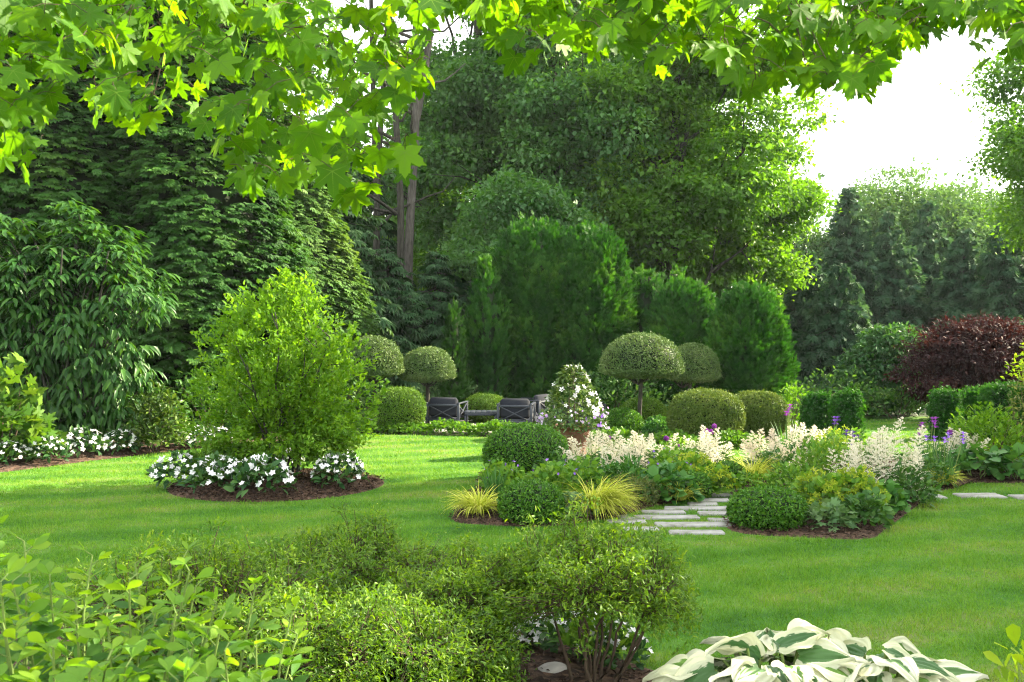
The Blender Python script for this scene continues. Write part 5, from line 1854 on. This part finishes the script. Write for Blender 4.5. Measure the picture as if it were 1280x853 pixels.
def hosta(label, loc, rx, ry, h, n, seed, size=.30, name='hosta'):
    root = thing(name, label, 'hosta', loc, 'variegated hostas in the foreground bed')
    mb, sb = MB(), MB()
    g = np.random.default_rng(seed)
    nu, nv = 17, 33
    for i in range(n):
        a = i * 2.399 + g.normal() * .2
        k = math.sqrt((i + .5) / n)
        o = np.array([math.cos(a), math.sin(a), 0])
        foot = np.array([rx * .12 * math.cos(a), ry * .12 * math.sin(a), 0])
        hz = h * (1.0 - .62 * k ** 2) * (.85 + .25 * g.random())
        c = np.array([rx * k * .72 * o[0], ry * k * .72 * o[1], hz])
        tube(sb, arc(foot, c, .05, 6), np.linspace(.011, .007, 6), 5)
        Ls = size * (.75 + .4 * g.random()) * (1 if k > .3 else .85)
        Wd = Ls * (.80 + .18 * g.random())
        tilt = .30 - .58 * k + g.normal() * .20
        d = o * math.cos(tilt) + np.array([0, 0, math.sin(tilt)])
        Fm = frames(d[None], (np.array([0, 0, 1.]) + o * .15 * 1 + g.normal(size=3) * .38)[None])[0]
        u = np.linspace(0, 1, nu)
        wprof = np.sin(np.clip(u * 1.02 + .03, 0, 1) ** .62 * math.pi) ** .8
        wprof[-1] = .01
        vv = np.linspace(-1, 1, nv)
        U, Vv = np.meshgrid(u, vv, indexing='ij')
        Wp = wprof[:, None] * Vv * Wd / 2
        back = -.10 * Ls * np.abs(Vv) ** 1.2 * (1 - U) ** 3
        droop = .22 + .38 * g.random()
        Xl = U * Ls + back
        ph = g.random() * 6
        Zl = -droop * Ls * U ** 2.2 + .16 * Wd * np.abs(Vv) * (1 - .5 * U) - .10 * Wd * Vv ** 2 + .012 * np.sin(Vv * 9 + ph) * U + .012 * np.sin(U * 11 + ph + 2 * Vv) * Vv ** 2
        Zl += .004 * np.cos(np.abs(Vv) * 26 * (1 - .3 * U)) * np.minimum(1, 4 * U)
        Pl = np.stack([Xl, Wp, Zl], -1).reshape(-1, 3) @ Fm.T + c
        # green heart with feathered border
        wdt = .26 + .40 * g.random()
        e = np.abs(Vv) - wdt * (1 - U ** 2.4) * (1 + .25 * np.sin(U * 17 + ph + 3 * Vv) * .6)
        e = e + g.normal(size=e.shape) * .045
        ii = np.arange(nu - 1)[:, None] * nv; jj = np.arange(nv - 1)[None]
        q = np.stack([ii + jj, ii + nv + jj, ii + nv + jj + 1, ii + jj + 1], -1).reshape(-1, 4)
        mb.add(Pl, np.concatenate([q[:, [0, 1, 2]], q[:, [0, 2, 3]]]), g.random(), e.ravel())
    sb.build('stalks', M['stem_green'], root, True)
    mb.build('leaves', M['hosta'], root, True)
    return root
hd = 4.75
hosta('wide white edged hosta mound at the bottom picture edge', (X(965, hd), hd, .03), .68, .55, .40, 74, 5, .255)
hosta('white edged hosta with its rightmost pointed leaf lying over the lawn edge', (X(1100, hd), hd + .05, .03), .56, .5, .35, 48, 8, .255)

shrub('lime_plant', 'lime green leafy tips in the bottom right picture corner', 'plant', (X(1290, 4.2), 4.2, .03), .20, .2, .62, 90, OBOV, .085, 'lime_leaf', 312, stems=8, stem_mat='stem_green', z0=.2)

# ---- false indigo, lower left, close to the camera
def false_indigo(label, base, tips, seed, leaf=.069):
    root = thing('false_indigo', label, 'plant', base, 'false indigo plants in the foreground')
    mb, sb = MB(), MB()
    g = np.random.default_rng(seed)
    b = np.asarray(base)
    P, D, S, U, Tn = [], [], [], [], []
    for tip in tips:
        tip = np.asarray(tip) - b
        f = np.array([tip[0] * .25 + g.normal() * .05, tip[1] * .25 + g.normal() * .05, 0])
        ln = np.linalg.norm(tip - f)
        q = arc(f, tip, 0, 9, .012)
        q[:, :2] += (np.linspace(0, 1, 9) ** 2 * .06)[:, None] * unit(tip[:2] + 1e-6)
        tube(sb, q, np.linspace(.0075, .0025, 9), 5)
        tone = g.random()
        nd = int(24 + 8 * g.random())
        for k in range(nd):
            t = .15 + .85 * (k / (nd - 1)) ** .8
            i = min(int(t * 8), 7); fr = t * 8 - i
            p = q[i] * (1 - fr) + q[i + 1] * fr
            a = k * 2.399 + g.random() * .5
            o = np.array([math.cos(a), math.sin(a), .25 + .9 * (t - .5)])
            pet = p + unit(o) * .025
            sb_pts = arc(p, pet, 0, 3)
            tube(sb, sb_pts, .0018, 3)
            side = np.cross(unit(o), [0, 0, 1.])
            for sgn in (-1, 0, 1):
                d = unit(o) * (1 if sgn == 0 else .55) + side * sgn * .8 + np.array([0, 0, .12])
                P.append(pet); D.append(d + g.normal(size=3) * .16); U.append(np.array([0, 0, 1.]) - unit(o) * .35 + g.normal(size=3) * .38)
                S.append(leaf * (.75 + .45 * g.random()) * (1 - .35 * max(0, t - .85) / .15)); Tn.append(np.clip(.25 * tone + .35 * g.random() + .45 * (t > .9), 0, 1))
    mb.inst(OBOV2, np.array(P), frames(np.array(D), np.array(U)), np.array(S), np.array(Tn))
    sb.build('stems', M['stem_green'], root, True)
    mb.build('leaves', M['baptisia'], root, True)

def T_obov_fine():
    nu, nv = 8, 5
    u = np.linspace(0, 1, nu); v = np.linspace(-1, 1, nv)
    w = np.array([.02, .14, .28, .40, .46, .44, .30, .03]) / 2 * .98
    U, V_ = np.meshgrid(u, v, indexing='ij')
    Y = w[:, None] * V_
    Zz = -.16 * U ** 2 + .16 * np.abs(Y) + .02 * np.sin(U * 7) * V_ ** 2
    vv = np.stack([U, Y, Zz], -1).reshape(-1, 3)
    ii = np.arange(nu - 1)[:, None] * nv; jj = np.arange(nv - 1)[None]
    q = np.stack([ii + jj, ii + nv + jj, ii + nv + jj + 1, ii + jj + 1], -1).reshape(-1, 4)
    return vv, np.concatenate([q[:, [0, 1, 2]], q[:, [0, 2, 3]]])
OBOV2 = T_obov_fine()
def tipset(lst, seed):
    g = np.random.default_rng(seed)
    return [(X(px, d), d, Z(py, d)) for px, py, d in lst]
fi = [(12, 648, 2.5), (60, 690, 2.6), (35, 720, 2.4), (110, 700, 2.75), (140, 705, 2.6), (200, 698, 2.65), (212, 712, 2.5), (175, 745, 2.5), (95, 745, 2.3), (20, 780, 2.2),
      (130, 780, 2.2), (70, 800, 2.1), (5, 835, 2.0), (245, 752, 2.5), (290, 735, 2.65), (150, 825, 2.1), (60, 850, 2.0), (-30, 700, 2.4), (-60, 740, 2.2), (225, 800, 2.2), (-20, 760, 2.6),
      (180, 800, 2.6), (30, 750, 2.6), (75, 720, 2.5), (120, 760, 2.4), (165, 770, 2.4), (50, 810, 2.3), (105, 790, 2.4), (150, 840, 2.3), (195, 830, 2.3), (10, 800, 2.4), (240, 820, 2.5), (85, 770, 2.7), (30, 845, 2.2), (130, 815, 2.0), (215, 735, 2.6), (40, 680, 2.8), (150, 720, 2.35), (60, 760, 2.5), (255, 770, 2.35), (205, 760, 2.2), (15, 720, 2.2), (110, 830, 1.9), (210, 840, 2.0), (90, 840, 2.5), (0, 690, 2.9), (130, 750, 2.9), (230, 790, 2.8)]
false_indigo('tall false indigo with three part leaves filling the bottom left corner', (X(95, 2.6), 2.6, 0), tipset(fi, 1), 1)
fi2 = [(345, 770, 2.7), (300, 790, 2.4), (275, 805, 2.2), (355, 800, 2.8), (250, 835, 2.1), (320, 845, 2.2), (190, 850, 2.1), (290, 850, 2.6)]
false_indigo('false indigo stem reaching right before the azalea shrubs', (X(250, 2.5), 2.5, 0), tipset(fi2, 2), 2)

# ================================================================== MAPLE OVERHEAD
def maple():
    base = np.array([9.2, 6.8, 0])
    root = thing('maple_tree', 'maple hanging bright lobed leaves across the top of the picture', 'tree', tuple(base))
    mb, tb, bb = MB(), MB(), MB()
    tube(tb, arc((0, 0, -.2), (.2, .3, 7), 0, 8, .03), np.linspace(.26, .12, 8), 12)
    tb.build('trunk', M['bark'], root, True)
    # long limbs reaching left above the view
    limbs = []
    for e, z0, r in (((-12.2, -3.6, 3.2), 4.6, .09), ((-10.4, -2.9, 3.4), 4.8, .08), ((-8.4, -3.5, 3.2), 4.5, .07), ((-7.0, -2.9, 3.35), 4.9, .07), ((-11.4, -4.1, 3.1), 4.7, .08)):
        q = arc((0, 0, z0), e, .3, 30, .03)
        tube(bb, q, np.linspace(r, .012, 30), 7)
        limbs.append(q)
    LQ = np.concatenate(limbs)
    # how far the leaf curtain hangs, along x (real metres about 3.1 m away)
    bx = np.array([-400, -100, 0, 40, 75, 110, 150, 210, 260, 300, 340, 385, 430, 455, 480, 512, 540, 600, 640, 690, 750, 800, 835, 880, 940, 985, 1040, 1085, 1130, 1165, 1200, 1240, 1262, 1300, 1500])
    by = np.array([280, 280, 225, 250, 125, 145, 180, 160, 190, 262, 262, 292, 285, 318, 262, 248, 25, 35, 98, 96, 76, 76, 124, 78, 138, 118, 132, 132, 74, 62, 48, 112, 74, 94, 120])
    xs = (bx - CX) / FPX * 3.1
    zs = H - (by - CY) / FPX * 3.1
    tips = []
    g = np.random.default_rng(77)
    while len(tips) < 740:
        x = g.uniform(-2.4, 2.3); y = g.uniform(2.5, 4.2)
        lo = np.interp(x * 3.1 / y, xs, zs)
        lo = H + (lo - H) * y / 3.1
        hi = H + .35 * y + .06
        if lo + .08 > hi: continue
        z = lo + .04 + (hi - lo) * g.random() ** 1.35
        tips.append((x, y, z))
    tips = np.array(tips) - base
    cnt = 0
    P, D, N_, S = [], [], [], []
    for t in tips:
        dist = np.linalg.norm((LQ - t - np.array([.25 + .4 * g.random(), .1, .2])) * [1, 1, .6], axis=1)
        s0 = LQ[np.argmin(dist + g.random(len(dist)) * .25)]
        q = arc(s0, t, .05, 7, .018)
        if g.random() < .45 and np.linalg.norm(t - s0) < .75: tube(bb, q, np.linspace(.0040, .0016, 7), 5, m=1)
        for k in range(3 + g.integers(3)):
            f = 1 - .55 * g.random() ** 1.5
            i = min(int(f * 6), 5); fr = f * 6 - i
            p = q[i] * (1 - fr) + q[i + 1] * fr
            a = g.random() * 6.28
            o = np.array([math.cos(a), math.sin(a), -.25 - .5 * g.random()])
            pe = p + unit(o) * (.05 + .05 * g.random())
            # keep the curtain's lower edge
            w = pe + base
            lo = np.interp(w[0] * 3.1 / w[1], xs, zs); lo = H + (lo - H) * w[1] / 3.1
            if w[2] - .06 < lo: continue
            tube(bb, arc(p, pe, .01, 3), .0012, 3, m=1)
            P.append(pe); D.append(o * .6 + np.array([0, 0, -.45]) + g.normal(size=3) * .3)
            N_.append(np.array([0, -.35, .75]) + g.normal(size=3) * .42); S.append(.068 * (.7 + .5 * g.random()))
    S = np.array(S)
    S3 = np.column_stack([S, S * (.85 + .3 * rng.random(len(S))), S * (.3 + 2.8 * rng.random(len(S)) ** 1.5)])
    Fm = frames(np.array(D), np.array(N_))
    mb.inst(MAPLE, np.array(P), Fm, S3)
    mb.inst(VEINS, np.array(P), Fm, S3, m=1)
    # the rest of the crown, outside and above the view, that shades the foreground
    blobs = np.array([(1.3, 4.2, 5.0, 3.2, 3.2, 2.2), (3.3, 5.2, 7.2, 3.0, 3.0, 2.0), (4.2, 3.0, 5.2, 2.8, 2.8, 2.2), (-.2, 4.6, 3.4, 2.0, 2.0, 1.2)])
    def keep(p):
        w = p + base
        return (w[:, 0] > .62 * w[:, 1] + .6)
    crown_leaves(mb, blobs, 1500, 10, MAPLE, .13, .42, 78, keep=keep)
    for b in blobs:
        tube(bb, arc((.15, .2, 4.6), b[:3], .4, 10, .05), np.linspace(.09, .015, 10), 6)
    bb.build('branches', [M['bark'], M['twig']], root, True)
    mb.build('crown', [M['maple'], M['maple_vein']], root, True)
maple()
